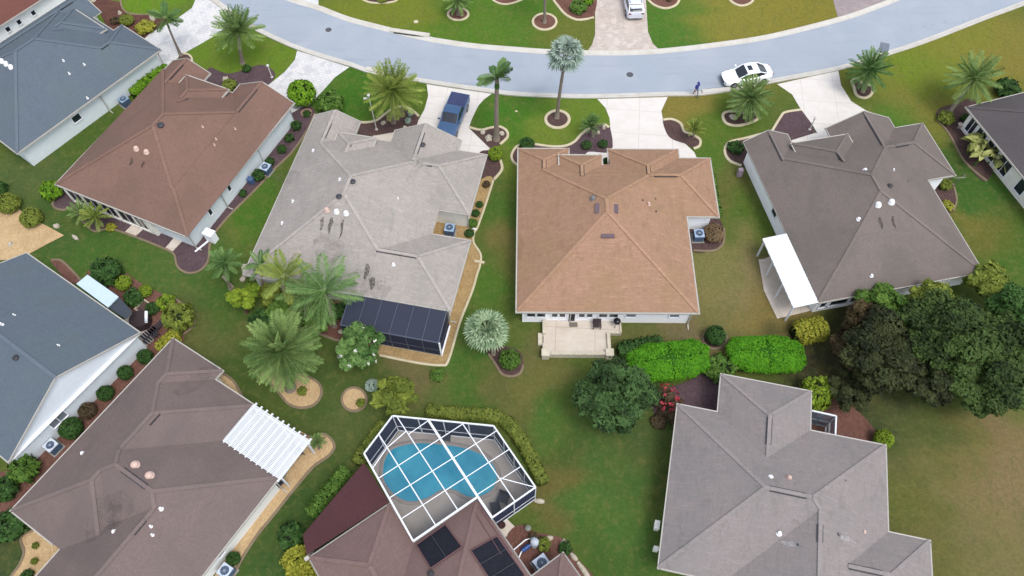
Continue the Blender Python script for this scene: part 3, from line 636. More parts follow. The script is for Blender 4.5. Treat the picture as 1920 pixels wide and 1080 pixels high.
        fo = f.build(part, frame, s.t); g = MB(); g.box((cx + o_[0] * .01, cy + o_[1] * .01, z), (w, .03, h), rz); g.build('pane', mat, fo); return fo
    def downspout(s, u, v, nrm, z=2.33):
        b = MB(); w = (u - nrm[0] * .36, v - nrm[1] * .36); b.bar((u, v, z), (w[0], w[1], z - .35), .09, .07); b.bar((w[0], w[1], z - .33), (w[0], w[1], .1), .09, .07)
        b.bar((w[0], w[1], .1), (w[0] + nrm[0] * .5, w[1] + nrm[1] * .5, .05), .09, .07); b.build('downspout', s.gut, s.t)
def rsh(n, a, tint, spot, st=.35): return shingle('shingles_' + n, C(*a), C(*tint), C(*spot), st)
RE = rsh('tan', (180, 143, 119), (206, 164, 136), (170, 142, 108), .5); RC = rsh('brown', (144, 114, 102), (156, 122, 112), (126, 104, 92), .25)
RD = rsh('light_grey', (186, 179, 172), (208, 194, 188), (166, 164, 156), .55); RF = rsh('taupe', (137, 127, 121), (146, 128, 128), (116, 112, 106), .3)
RK = rsh('mauve_grey', (161, 154, 151), (176, 160, 162), (148, 146, 144), .55); RI = rsh('dusty_brown', (136, 121, 117), (142, 124, 122), (118, 107, 106), .25)
RB = rsh('slate_blue', (110, 122, 134), (116, 126, 140), (112, 126, 130), .25); RG = rsh('charcoal', (108, 102, 104), (112, 106, 104), (96, 92, 94), .25)
RJ = rsh('rosy_brown', (142, 118, 113), (152, 126, 121), (128, 106, 102), .25); RM = rsh('maroon', (92, 60, 64), (98, 64, 66), (84, 56, 60), .15); RA = rsh('rust', (132, 88, 80), (140, 94, 84), (120, 80, 74), .2)
m, t, b = base('algae_stain', .95, .1); nn = noise(t, coord(t), 6, 5, .8); b.inputs['Base Color'].default_value = (*C(82, 80, 74), 1); L(t, ramp(t, nn, .38, .62, .1, .75), b.inputs['Alpha']); STN = m
m, t, b = base('pale_runoff', .95, .1); nn = noise(t, coord(t), 5, 5, .8); b.inputs['Base Color'].default_value = (*C(206, 200, 200), 1); L(t, ramp(t, nn, .3, .6, .1, .8), b.inputs['Alpha']); RUN = m
m, t, b = base('faint_weathering', .95, .1); nn = noise(t, coord(t), 1.4, 6, .75); b.inputs['Base Color'].default_value = (*C(104, 98, 98), 1); L(t, ramp(t, nn, .4, .8, 0, .34), b.inputs['Alpha']); STN2 = m

# tan roofed house, centre
E_ = House('house', 'white stucco house with tan shingle hip roof in the centre of the picture', (969, 584), -1.6,
  [(0, 0, 13.95, 15.2), (.05, 0, 4.36, 16.3), (7.85, 0, 13.93, 16.27), (0, 9.1, 16.6, 15.28)],
  [(0, 0), (13.95, 0), (13.95, 9.1), (16.6, 9.1), (16.6, 15.28), (13.93, 15.28), (13.93, 16.27), (7.85, 16.27), (7.85, 14.1), (7.15, 14.1), (7.15, 15.2), (4.36, 15.2), (4.36, 16.3), (0, 16.3)],
  RE, WALLW, GUT, holes=[(7.15, 14.1, 7.85, 15.3)], raised=[(3.52, 9, 7.12, 14.98, '', 3.2)], gutw=.11)
for px, w in ((995.6, .62), (1015, .62), (1041, .42), (1055.6, .44), (1093, .44), (1108, .42), (1134, .62), (1154, .64)): E_.win(('b', .4), (px - 969) / 342 * 13.97 + .03, 1.5, w, 1.05, GLASS)
d_ = E_.win(('b', .4), 4.32, 1.2, .5, 1.9, GLASS, part='door')
for px in (1188, 1271): E_.win(('b', .4), (px - 969) / 342 * 13.97, 1.5, .72, .9, GLASSG)
E_.ridgevent(1019, 300, 1019, 316); E_.ridgevent(1088, 310, 1088, 330); E_.ridgevent(1227, 331, 1270, 331); E_.ridgevent(1214, 309, 1214, 327)
E_.dome(1112, 372, .24, PIPE); E_.boxvent(1120, 382, 1119.5, 400); E_.boxvent(1155, 384, 1155, 400); E_.boxvent(1127, 443, 1152, 443); E_.pipe(1216, 383, .1, .3, TERR); E_.pipe(1205, 376, .05, .2, VENTD); E_.pipe(1230, 397, .05, .2, VENTD); E_.pipe(1229, 373, .04, .15, VENTD)
for u in (4.2, 13.6): E_.downspout(u, -.06, (0, -1))
# brown roofed house
C_ = House('house', 'pale grey house with brown shingle roof, third from the upper left', (104, 345), -24.6,
  [(0, 0, 13.6, 15.0), (.2, 0, 4.45, 16.3, 't'), (7.9, 0, 13.75, 16.2, 't')],
  [(0, 0), (13.5, 0), (13.8, 16.2), (7.9, 16.2), (7.9, 15.0), (4.45, 15.0), (4.45, 16.3), (.2, 16.3)], RC, WALLB, GUT, raised=[(3.25, 8.5, 7.88, 14.7, '', 3.2)])
C_.ridgevent(345, 123, 319, 150); C_.ridgevent(482, 167, 444, 209); C_.ridgevent(347, 181, 336, 193)
C_.capvent(302, 236, .3); C_.dome(256, 279, .24, TERR); C_.dome(275, 285, .24, TERR)
for x, y in ((380, 238), (441, 242), (405, 261), (402, 272)): C_.pipe(x, y, .06, .22, TERR)
C_.stain(249, 296, .7, .3, STN); C_.stain(270, 303, .5, .3, STN)
C_.win(('r', 13.18), 3.3, 1.5, .35, .8); C_.win(('r', 13.18), 6.1, 1.5, .35, .8)
for v in (.35, 5.0, 10.6, 15.9): C_.downspout(13.66, v, (1, 0))
for u, w in ((1.5, 1.5), (3.3, 1.6), (5.1, 1.5), (6.9, 1.6), (8.4, 1.0)): C_.win(('b', .1), u, 1.35, w, 1.7, GLASS, frame=WALLC, mull=1)
sw_ = MB(); sw_.box((4.8, .25, .24), (8.8, .34, .48)); sw_.box((4.8, .25, 2.28), (8.8, .34, .1)); sw_.box((9.3, .25, 1.15), (.5, .34, 2.3)); sw_.box((.45, .25, 1.15), (.2, .34, 2.3)); sw_.build('sunroom_wall', WALLC, C_.t)
C_.win(('b', .4), 10.1, 1.6, .7, .6); C_.win(('b', .4), 12.4, 1.6, .7, .6)
# light grey roofed house
D_ = House('house', 'house with weathered light grey shingle roof left of the tan roof, dark lanai behind', (800, 438), -12.4,
  [(-13.3, -6.6, .4, 8.9), (-13.2, -6.6, -9.03, 10.7, 't'), (-5.62, -6.6, .42, 10.3, 't'), (-5, 2.55, 3.0, 9.1), (-13.3, -6.6, 3.65, .02)],
  [(-13.3, -6.6), (3.65, -6.6), (3.65, .02), (.25, .02), (.25, 2.55), (3.0, 2.55), (3.0, 9.1), (.42, 9.1), (.42, 10.3), (-5.62, 10.3), (-5.62, 8.9), (-9.03, 8.9), (-9.03, 10.7), (-13.25, 10.7)],
  RD, WALLC, GUT, raised=[(-10.2, 3, -6.74, 8.5, '', 3.2)])
D_.ridgevent(618, 231, 607, 258); D_.ridgevent(796, 250, 779, 288); D_.ridgevent(660, 262, 656, 275); D_.ridgevent(786, 306, 810, 310); D_.ridgevent(706, 469, 781, 482)
for x, y in ((613, 394), (631, 397), (649, 400)): D_.dome(x, y, .23, TERR if x == 613 else DOME)
for x, y in ((588, 283), (550, 378), (530, 419), (638, 337), (738, 496), (746, 372)): D_.pipe(x, y, .1 if x != 746 else .05, .24)
for x, y in ((793, 273), (662, 342), (636, 370)): D_.capvent(x, y, .24)
for x, y, l_, w in ((606, 407, 1.0, .3), (622, 408, 1.2, .35), (644, 412, 1.4, .22), (690, 495, 1.2, .4), (700, 520, .9, .5)): D_.stain(x, y, l_, w, STN)
D_.downspout(3.7, -6.3, (1, 0)); D_.downspout(3.06, 2.9, (1, 0))
D_.win(('t', 9.9), -2.6, 1.1, 4.6, 2.1, WHITE, part='garage_door')
D_.stain(680, 505, 2.2, 2.0, STN2); D_.stain(715, 525, 1.6, 1.8, STN2); D_.stain(560, 330, 2.5, 1.6, STN2); D_.stain(620, 440, 2.4, 2.6, STN2)
# taupe roofed house
F_ = House('house', 'white house with taupe shingle roof and white patio cover on its left', (1536, 567), 10.5,
  [(0, 0, 13.72, 15.4), (-.05, 0, 4.02, 16.6, 't'), (7.66, 0, 13.6, 16.6, 't'), (7, 9.4, 16.28, 15.37)],
  [(0, 0), (13.72, 0), (13.72, 9.4), (16.28, 9.4), (16.28, 15.37), (13.6, 15.37), (13.6, 16.6), (7.66, 16.6), (7.66, 15.4), (4.02, 15.4), (4.02, 16.6), (0, 16.6)],
  RF, WALLW, GUT, raised=[(3.57, 8.5, 8.72, 15.0, '', 3.2)], gutw=.08)
F_.ridgevent(1442, 254, 1466, 302); F_.ridgevent(1626, 218, 1655, 271); F_.ridgevent(1680, 275, 1703, 271); F_.ridgevent(1565, 289, 1573, 306)
F_.dome(1646, 384, .26); F_.dome(1671, 379, .26); F_.pipe(1610, 411, .12, .2); F_.pipe(1622, 319, .12, .2); F_.pipe(1675, 319, .07, .22); F_.capvent(1668, 350, .22, DARK); F_.pipe(1634, 517, .1, .2); F_.pipe(1703, 340, .03, .15, VENTD)
F_.stain(1649, 407, .95, .3, STN); F_.stain(1673, 405, .95, .25, STN)
F_.win(('l', .42), 9.5, 1.5, .8, 1.0)
for u, w in ((.95, .5), (2.3, 1.5), (3.9, 1.2), (5.6, 1.2)): F_.win(('b', .4), u, 1.35, w, 1.3, GLASS)
# mauve grey roofed house, lower right
K_ = House('house', 'house with mauve grey shingle roof cut by the bottom edge, lower right', (1271, 758), -13.3,
  [(0, -11.45, 14.42, 0), (2.86, -11.4, 9.28, 3.02), (8.4, -12.3, 17.06, -6.02), (4.1, -17.4, 14.4, -.02, 'b'), (0, -16.4, 5.4, -5)],
  [(0, -11.45), (1.4, -11.45), (1.4, -16.4), (14.4, -16.4), (14.4, -12.3), (17.06, -12.3), (17.06, -6.02), (14.42, -6.02), (14.42, 0), (9.28, 0), (9.28, 3.02), (2.86, 3.02), (2.86, 0), (0, 0)], RK, WALLG, GUT) if False else \
 House('house', 'house with mauve grey shingle roof cut by the bottom edge, lower right', (1271, 758), -13.3,
  [(0, -11.45, 14.42, 0), (2.86, -11.4, 9.28, 3.02), (8.4, -12.3, 17.06, -6.02), (4.1, -17.4, 14.4, -.02)],
  [(0, -11.45), (4.1, -11.45), (4.1, -17.4), (14.4, -17.4), (14.4, -12.3), (17.06, -12.3), (17.06, -6.02), (14.42, -6.02), (14.42, 0), (9.28, 0), (9.28, 3.02), (2.86, 3.02), (2.86, 0), (0, 0)], RK, WALLG, GUT)
K_.ridgevent(1444, 783, 1440, 833); K_.ridgevent(1443, 907, 1511, 921); K_.ridgevent(1542, 985, 1543, 1018); K_.ridgevent(1590, 1064, 1655, 1078)
K_.pipe(1445, 895, .12, .22); K_.dome(1479, 896, .18, TERR); K_.pipe(1461, 1000, .12, .25); K_.pipe(1498, 1022, .08, .3, PIPE); K_.pipe(1573, 1003, .08, .3, PIPE); K_.pipe(1621, 997, .08, .15, TERR); K_.pipe(1586, 901, .03, .12, VENTD)
K_.stain(1500, 1021, 1.2, .35, RUN); K_.stain(1574, 1005, 1.3, .35, RUN); K_.stain(1540, 993, .5, .15, RUN)

# dusty brown roofed house, lower left
I_ = House('house', 'long house with dusty brown shingle roof and white pergola, lower left', (402, 711), -32.8,
  [(-5, -14.35, 3.9, .82, ''), (-5, -10, 3.92, 0), (-5, -22, 8.85, -3.08)],
  [(-5, -14.35), (-.95, -14.35), (-.95, -13.6), (-.2, -13.6), (-.2, -24), (8.9, -24), (8.9, -3.08), (3.9, -3.08), (3.9, 0), (.03, 0), (.03, .82), (-5, .82)][::1],
  RI, WALLG, GUT, zbase=2.5) if False else \
 House('house', 'long house with dusty brown shingle roof and white pergola, lower left', (402, 711), -32.8,
  [(-5, -14.35, .03, .82), (-5, -14.35, 3.9, 0), (-5, -13.6, 8.88, -3.08), (-.2, -24, 8.88, -3.08)],
  [(-5, -14.35), (-.95, -14.35), (-.95, -13.6), (-.2, -13.6), (-.2, -24), (8.88, -24), (8.88, -3.08), (3.9, -3.08), (3.9, 0), (.03, 0), (.03, .82), (-5, .82)], RI, WALLG, GUT)
I_.dome(253, 872, .3, TERR); I_.dome(280, 892, .3, TERR)
for x, y in ((155, 850), (302, 954), (214, 997), (283, 987), (286, 1003)): I_.pipe(x, y, .1 if x < 283 or x > 300 else .07, .24)
I_.ridgevent(230, 880, 275, 912); I_.ridgevent(272, 975, 248, 1000); I_.ridgevent(328, 795, 308, 817)
I_.stain(330, 740, 4.0, 1.3, STN2); I_.stain(215, 935, 3, 2.4, STN2); I_.stain(240, 925, 2.4, 2.0, STN2)
I_.downspout(8.94, -3.4, (1, 0)); I_.win(('r', 8.46), -9, 1.5, .5, .8)
# blue grey gabled house, left
H_ = House('house', 'white house with blue grey gabled roof and tall white end wall at left edge', (262, 624), 145.7,
  [(0, 0, 13.25, 12.05, 'lr')], [(0, 0), (13.25, 0), (13.25, 12.05), (0, 12.05)], RB, WALLH, GUT, ov=.3)
H_.win(('l', .3), 8.1, 1.7, 1.25, .95, GLASSG, mull=1); H_.capvent(31, 672, .22, DARK); H_.pipe(3, 609, .1, .3); 
for x, y in ((27, 591), (110, 648)): H_.pipe(x, y, .06, .25)
# slate roofed house, upper left
B_ = House('house', 'house with slate blue shingle roof beside the white paver driveway, upper left', (32, 287), 52.3,
  [(0, 0, 15.1, 13.15), (0, 0, 16.1, 5.85), (0, 9.1, 16.1, 13.4, 'r')],
  [(0, 0), (16.1, 0), (16.1, 5.85), (15.1, 5.85), (15.1, 9.2), (16.1, 9.2), (16.1, 13.4), (0, 13.4)], RB, WALLB, GUT, raised=[(8, 5.72, 14.45, 10.8, '', 3.2)])
B_.ridgevent(202, 83, 190, 93); B_.ridgevent(115, 52, 103, 60); B_.ridgevent(137, 5, 113, 18)
for x, y in ((4, 115), (12, 120), (21, 126)): B_.dome(x, y, .24)
for x, y in ((119, 114), (158, 121), (130, 138), (164, 184)): B_.pipe(x, y, .07, .22)
for u in (8.9, 15.8): B_.downspout(u, -.06, (0, -1))
B_.win(('b', .42), 6.0, 1.5, .8, .7)
# corner house, far upper left
A_ = House('house', 'white house with rust coloured roof in the extreme upper left corner', (47, 18), 52.3, [(-9, 0, 6, 12)], [(-9, 0), (6, 0), (6, 12), (-9, 12)], RA, WALLW, GUT)
for u in (-1.1, -2.4, .6): A_.win(('b', .42), u, 1.5, .4, .5)
# charcoal roofed house, right edge
G_ = House('house', 'house with charcoal shingle roof and screened porch at the right edge', (1812.5, 201), 16, [(0, -16, 13, 0)], [(0, -16), (13, -16), (13, 0), (0, 0)], RG, WALLC, GUT)
for v, w in ((-1.3, .9), (-2.6, 1.1), (-4.3, 1.4), (-6.1, 1.4)): G_.win(('l', .42), v, 1.3, w, 1.7, GLASS, mull=1)
G_.win(('l', .42), -8.6, 1.3, .9, 1.5); G_.win(('l', .42), -10.2, 1.3, .9, 1.5, GLASSG)
# pool house, bottom centre
J_ = House('house', 'house with rosy brown roof beside the screened pool, bottom centre', (776, 1018), -55.8,
  [(-3.12, -6.05, 9, 0), (0, -6.05, 13, 5.03), (6.15, -6.05, 13, 7.6)],
  [(-3.12, -6.05), (13, -6.05), (13, 7.6), (6.15, 7.6), (6.15, 5.03), (0, 5.03), (0, 0), (-3.12, 0)], RJ, WALLC, GUT2)
# ------------------------------------------------------------------ vegetation
rnd = random.Random(11)
def rv(r=rnd):
    while True:
        v = Vector((r.uniform(-1, 1), r.uniform(-1, 1), r.uniform(-1, 1)))
        if .05 < v.length < 1: return v.normalized()
def leaf(mb, p, n, s, asp=1.6, mi=0, r=None, val=None):
    """one leaf blade: a bent pair of quads centred at p, facing n"""
    r = r or rnd; t_ = n.cross(rv(r))
    if t_.length < .05: t_ = n.cross(Vector((1, .3, 0)))
    t_.normalize(); b = n.cross(t_); a = s * asp * .5; w = s * .5; k = len(mb.v)
    for q in (p - t_ * a, p + b * w * .9 - n * s * .12, p + t_ * a, p - b * w * .9 - n * s * .12): mb.v.append((q.x, q.y, q.z))
    mb.f.append((k, k + 1, k + 2, k + 3)); mb.m.append(mi); mb.r.append(r.random() if val is None else max(0, min(1, val + r.uniform(-.3, .3))))
def blob(mb, c, rad, n, ls, seed=0, up=.35, mi=0, lump=.14, asp=1.6, shell=.8, box=False, zmin=None, val=None):
    """leaf covered volume: most leaves near a lumpy shell, the rest inside"""
    r = random.Random(seed); ph = [r.uniform(0, 6.28) for _ in range(6)]
    for _ in range(n):
        d = rv(r)
        if d.z < -.55: d.z *= -.6; d.normalize()
        if box:
            q = Vector([math.copysign(abs(x) ** .62, x) for x in d]); q *= 1 / max(q.length ** .35, .6)
        else: q = d.copy()
        k = 1 + lump * (math.sin(d.x * 5 + ph[0]) * math.sin(d.y * 5 + ph[1]) + .6 * math.sin(d.z * 7 + ph[2] + d.x * 3) + .5 * math.sin(d.y * 11 + ph[3]) * math.sin(d.x * 10 + ph[4]))
        k *= shell + (1 - shell) * r.random() ** .5
        p = Vector((c[0] + q.x * rad[0] * k, c[1] + q.y * rad[1] * k, c[2] + q.z * rad[2] * k))
        if zmin is not None and p.z < zmin: p.z = zmin + r.random() * .15
        nn_ = (Vector((d.x / rad[0], d.y / rad[1], d.z / rad[2])).normalized() + rv(r) * .75 + Vector((0, 0, up))).normalized()
        leaf(mb, p, nn_, ls * r.uniform(.7, 1.3), asp, mi, r, val)
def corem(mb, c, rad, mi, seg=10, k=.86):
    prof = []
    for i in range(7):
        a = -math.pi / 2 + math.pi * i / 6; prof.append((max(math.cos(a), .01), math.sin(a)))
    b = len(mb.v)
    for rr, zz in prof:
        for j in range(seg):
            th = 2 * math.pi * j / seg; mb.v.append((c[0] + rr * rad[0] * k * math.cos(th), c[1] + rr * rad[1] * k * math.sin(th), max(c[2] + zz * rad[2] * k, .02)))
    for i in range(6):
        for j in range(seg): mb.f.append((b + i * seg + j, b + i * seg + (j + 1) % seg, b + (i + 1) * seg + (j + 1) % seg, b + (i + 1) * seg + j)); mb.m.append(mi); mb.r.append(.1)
SHT = {}
def shrub_mesh(kind, k, fine):
    key = (kind, k, fine)
    if key not in SHT:
        mb = MB(); n, ls = (900, .14) if fine else (480, .24)
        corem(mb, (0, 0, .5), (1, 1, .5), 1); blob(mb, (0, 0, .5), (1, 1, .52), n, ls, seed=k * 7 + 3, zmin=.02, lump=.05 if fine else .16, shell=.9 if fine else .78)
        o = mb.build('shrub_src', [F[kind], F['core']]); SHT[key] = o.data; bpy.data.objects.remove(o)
    return SHT[key]
def shrub(x, y, rp, h, kind, label, group=None, ry=None, rot=0, fine=False, name='shrub', cat='shrub', k=None):
    """x, y: where the middle of the plant is seen"""
    p = P(x, y, h * .55); s_ = rp / ppm(x, y, h * .5); k = rnd.randrange(3) if k is None else k
    o = bpy.data.objects.new(name, shrub_mesh(kind, k, fine)); COL.objects.link(o); o.location = (p.x, p.y, 0); sy = s_ if ry is None else ry / ppm(x, y, h * .5)
    o.scale = (s_, sy, h); o.rotation_euler = (0, 0, R(rot) if ry is not None else rnd.uniform(0, 6.28)); return tag(o, label, cat, group)
def hedge(pts, w, h, kind, label, name='hedge', dens=330, ls=.16, lump=.06):
    """trimmed hedge running through pixel points"""
    ws = [P(x, y, h * .8) for x, y in pts]; c = sum(ws, Vector()) / len(ws); c.z = 0; mb = MB(); r = random.Random(len(label))
    ln = sum((b - a).length for a, b in zip(ws, ws[1:])); n = int(ln * dens * (w + 2 * h) / 2.2)
    L_ = along(cr(ws, n=4), 24)
    for i in range(n):
        t_ = r.random() * 22.99; a = L_[int(t_)].lerp(L_[int(t_) + 1], t_ % 1); d = (L_[int(t_) + 1] - L_[int(t_)]).normalized(); s_ = Vector((-d.y, d.x, 0))
        taper = min(1, (.35 + 4 * min(t_, 23 - t_) / 23 * ln / max(w, .5)) ) ; taper = min(1, taper)
        k = 1 + lump * (math.sin(t_ * 2.1) + math.sin(t_ * 3.7)) + r.uniform(-.06, .03)
        if r.random() < w / (w + 1.6 * h): x = r.uniform(-1, 1); cz = 1 - .22 * abs(x) ** 3; cx = x; nn0 = Vector((0, 0, 1)) + s_ * cx * .4
        else: cx = r.choice((-1, 1)) * 1.0; cz = r.random() ** .8 * .9; nn0 = s_ * cx + Vector((0, 0, .3))
        p = a + s_ * (cx * w / 2 * k * taper); p.z = h * (.06 + .94 * cz * k * (.75 + .25 * taper)); nn_ = (nn0 + rv(r) * .6).normalized()
        leaf(mb, p - c, nn_, ls * r.uniform(.7, 1.3), 1.5, 0, r)
    q = MB()
    for i in range(23):
        a, b = L_[i] - c, L_[i + 1] - c; a.z = b.z = h * .31
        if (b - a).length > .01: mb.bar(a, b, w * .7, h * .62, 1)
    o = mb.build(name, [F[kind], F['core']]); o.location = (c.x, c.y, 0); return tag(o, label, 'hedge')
def solve_h(bx, by, cx, cy):
    b = P(bx, by); best = None
    for i in range(4, 120):
        h = i * .1; d = (P(cx, cy, h) - b); d.z = 0
        if best is None or d.length < best[0]: best = (d.length, h)
    return best[1]
def trunk_mb(b, c, r0, r1, bend=.15, n=9, flare=1.5, bulge=0):
    pts = []; rs = []; d = c - b
    for i in range(n):
        t_ = i / (n - 1); p = b + d * t_ + Vector((d.x, d.y, 0)) * bend * math.sin(t_ * math.pi) * -.5
        pts.append(p); rr = r0 + (r1 - r0) * t_ + bulge * math.sin(math.pi * min(1, t_ * 1.6)) ; rs.append(rr * (1 + (flare - 1) * max(0, 1 - t_ * 6)) * (1.04 if i % 2 else .97))
    m_ = MB(); m_.tube(pts, rs, 10); return m_
def feather(mb, c, az, el, ln, droop, nl=20, lw=.05, ll=.45, r=rnd, plume=False, mi=0, val=None):
    """pinnate palm frond"""
    pts = []; d = Vector((math.cos(az) * math.cos(el), math.sin(az) * math.cos(el), math.sin(el))); p = Vector(c); st = ln / 10
    for i in range(11):
        pts.append(p.copy()); p = p + d * st; d = (d + Vector((0, 0, -droop * (.4 + .12 * i) * .1 * 10 / 10))).normalized()
    side = Vector((-math.sin(az), math.cos(az), 0)); v0 = r.random() if val is None else val
    for i in range(10):
        k = len(mb.v); w = .035 * (1 - i / 11)
        for q in (pts[i] + side * w, pts[i] - side * w, pts[i + 1] - side * w * .9, pts[i + 1] + side * w * .9): mb.v.append(tuple(q))
        mb.f.append((k, k + 1, k + 2, k + 3)); mb.m.append(mi); mb.r.append(min(1, v0 * .5 + .5))
    for i in range(nl):
        t_ = .12 + .88 * (i + r.random() * .5) / nl; f_ = t_ * 10; j = min(int(f_), 9); q = pts[j].lerp(pts[j + 1], f_ - j); dd = (pts[j + 1] - pts[j]).normalized(); up_ = side.cross(dd); up_ = -up_ if up_.z < 0 else up_
        L2 = ll * (1.05 * math.sin(math.pi * (.12 + .8 * t_)) + .15) * r.uniform(.85, 1.15)
        for sg in (-1, 1):
            vs_ = ((.35,), (.9,), (-.4,)) if plume else ((.28,),)
            for (e_,) in vs_:
                ld = (side * sg + dd * .75 + up_ * (e_ + r.uniform(-.15, .15)) - Vector((0, 0, .2))).normalized(); tip = q + ld * L2 - Vector((0, 0, .22 * L2)); wv = dd * lw * .6 + up_ * lw * .35; mid = q + ld * L2 * .55
                k = len(mb.v)
                for z_ in (q, mid + wv, tip, mid - wv): mb.v.append(tuple(z_))
                mb.f.append((k, k + 1, k + 2, k + 3)); mb.m.append(mi); mb.r.append(max(0, min(1, v0 + r.uniform(-.25, .25))))
def fan(mb, c, az, el, pet, rad, r=rnd, seg=16, mi=0):
    """costapalmate fan leaf on a petiole"""
    d = Vector((math.cos(az) * math.cos(el), math.sin(az) * math.cos(el), math.sin(el))); c = Vector(c); h = c + d * pet + Vector((0, 0, -.12 * pet * math.cos(el))); side = Vector((-math.sin(az), math.cos(az), 0)); up_ = d.cross(side)
    if up_.z < 0: up_ = -up_
    mb.bar(c, h, .05, .03, mi); mb.r += [.7] * 6; v0 = r.random()
    for i in range(seg):
        a = R(-125 + 250 * (i + .5) / seg); a0, a1 = a - R(7.4), a + R(7.4)
        def at_(an, rr, lift): return h + (d * math.cos(an) + side * math.sin(an)) * rr + up_ * lift - Vector((0, 0, .16 * rr * rr / max(rad, .1)))
        pl = .05 * rad * (1 if i % 2 else -1); k = len(mb.v)
        for q in (h, at_(a0, rad * .62, pl), at_(a, rad * r.uniform(.92, 1.08), 0) - Vector((0, 0, .12 * rad)), at_(a1, rad * .62, -pl)): mb.v.append(tuple(q))
        mb.f.append((k, k + 1, k + 2, k + 3)); mb.m.append(mi); mb.r.append(max(0, min(1, v0 + r.uniform(-.3, .3))))
def palm(style, base, crown, rp, label, n=40, kind='frond', tr=(.2, .14), droop=.55, h=None, dead=0, group=None, ll=None, bark=BARK, seed=1, nl=22, ang=(-25, 80), name='palm_tree', minh=.6):
    r = random.Random(seed * 13 + 5)
    hh = max(minh, h if h is not None else solve_h(*base, *crown)); b = P(*base); c = P(*crown, hh); ln = rp / ppm(*crown, hh); t = empty(name, b, 0, label, 'palm tree', group); lc = c - b
    tm = trunk_mb(Vector((0, 0, -.05)), lc + Vector((0, 0, -.05)), tr[0], tr[1], bend=.25)
    if style in ('royal',):
        cs = lc + (lc.normalized()) * 0; tm.tube([lc - lc.normalized() * 1.1, lc - lc.normalized() * .6, lc], [tr[1] * 1.35, tr[1] * 1.1, tr[1] * .5], 10, 1)
    tm.build('trunk', [bark, F['mid']], t, smooth=True); mb = MB()
    if style == 'date' or style == 'queen':
        for i in range(n):
            f_ = (i + .5) / n; el = R(ang[1]) + (R(ang[0]) - R(ang[1])) * f_ ** .9; az = i * 2.39996 + r.uniform(-.2, .2)
            feather(mb, lc + Vector((0, 0, .1)), az, el, ln * r.uniform(.98, 1.15) * (1.12 if style == 'queen' else 1.08), droop * (.55 + .7 * (1 - f_)) if style == 'date' else droop, nl, .07 if style == 'date' else .06, ll or ln * .2, r)
    elif style == 'royal':
        for i in range(n):
            el = R(r.uniform(ang[0], ang[1])); az = i * 2 * math.pi / n + r.uniform(-.25, .25); feather(mb, lc, az, el, ln * r.uniform(1.1, 1.35), droop, nl + 8, .05, ll or ln * .26, r, plume=True)
    elif style == 'fan':
        for i in range(n):
            f_ = (i + .5) / n; el = R(ang[1]) + (R(ang[0]) - R(ang[1])) * f_; az = i * 2.39996 + r.uniform(-.2, .2); fan(mb, lc + Vector((0, 0, .1)), az, el, ln * .55, ln * .52, r)
    mb.build('crown', F[kind], t)
    if dead:
        dm = MB()
        for i in range(dead):
            az = r.uniform(2.2, 4.0) if dead < 9 else r.uniform(0, 6.28); fan(dm, lc - Vector((0, 0, .3)), az, R(-70 - 12 * r.random()), ln * .4, ln * .4, r, 10) if style == 'fan' else feather(dm, lc - Vector((0, 0, .15)), az, R(-45), ln * .7, .8, 14, .06, ln * .16, r)
        dm.build('dead_fronds', F['dry'], t)
    return t
def tree(base, crown, rp, h, kind, label, n=5000, ls=.26, ry=None, nclump=26, cat='tree', trunk_r=.16, flowers=0, group=None, seed=1, low=.25, name='tree', fmat='flower', val=None):
    """crown: pixel of the crown's middle; h: total height"""
    r = random.Random(seed * 31 + 7); b = P(*base); ch = h * .6; c = P(*crown, ch); rx = rp / ppm(*crown, ch); ryy = rx if ry is None else ry / ppm(*crown, ch) / .87
    t = empty(name, b, 0, label, cat, group); lc = c - b; rz = h * (1 - low) / 2; lc.z = h - rz
    tm = MB(); fork = Vector((lc.x * .4, lc.y * .4, h * low * 1.1)); tm.tube([Vector((0, 0, -.05)), fork * .5, fork], [trunk_r * 1.4, trunk_r, trunk_r * .85], 9)
    cl = []
    for i in range(nclump):
        d = rv(r); k = r.random() ** .36 * r.choice((.74, .82, .9))
        if d.z < -.3: d.z *= -.5
        cl.append(Vector((lc.x + d.x * rx * k, lc.y + d.y * ryy * k, lc.z + d.z * rz * k)))
    for i in range(min(9, nclump)):
        m_ = fork.lerp(cl[i], .5) + Vector((0, 0, .15)); tm.tube([fork, m_, cl[i]], [trunk_r * .6, trunk_r * .35, trunk_r * .12], 6)
    tm.build('trunk', BARKD, t, smooth=True); mb = MB(); per = n // nclump
    for i, q in enumerate(cl):
        s_ = r.uniform(.17, .34) * (1 if nclump < 60 else .82); blob(mb, q, (rx * s_, ryy * s_, rz * s_ * .9), per, ls, seed=seed * 100 + i, lump=.2, shell=.45, val=r.random() if val is None else val)
    mb.build('crown', F[kind], t)
    if flowers:
        fm = MB()
        for _ in range(flowers):
            d = rv(r); d.z = abs(d.z); q = Vector((lc.x + d.x * rx * .95, lc.y + d.y * ryy * .95, lc.z + d.z * rz * .95))
            for _ in range(5): leaf(fm, q + rv(r) * .08, (d + rv(r) * .6).normalized(), .16, 1.3, 0, r)
        fm.build('blossom', F[fmat], t)
    return t
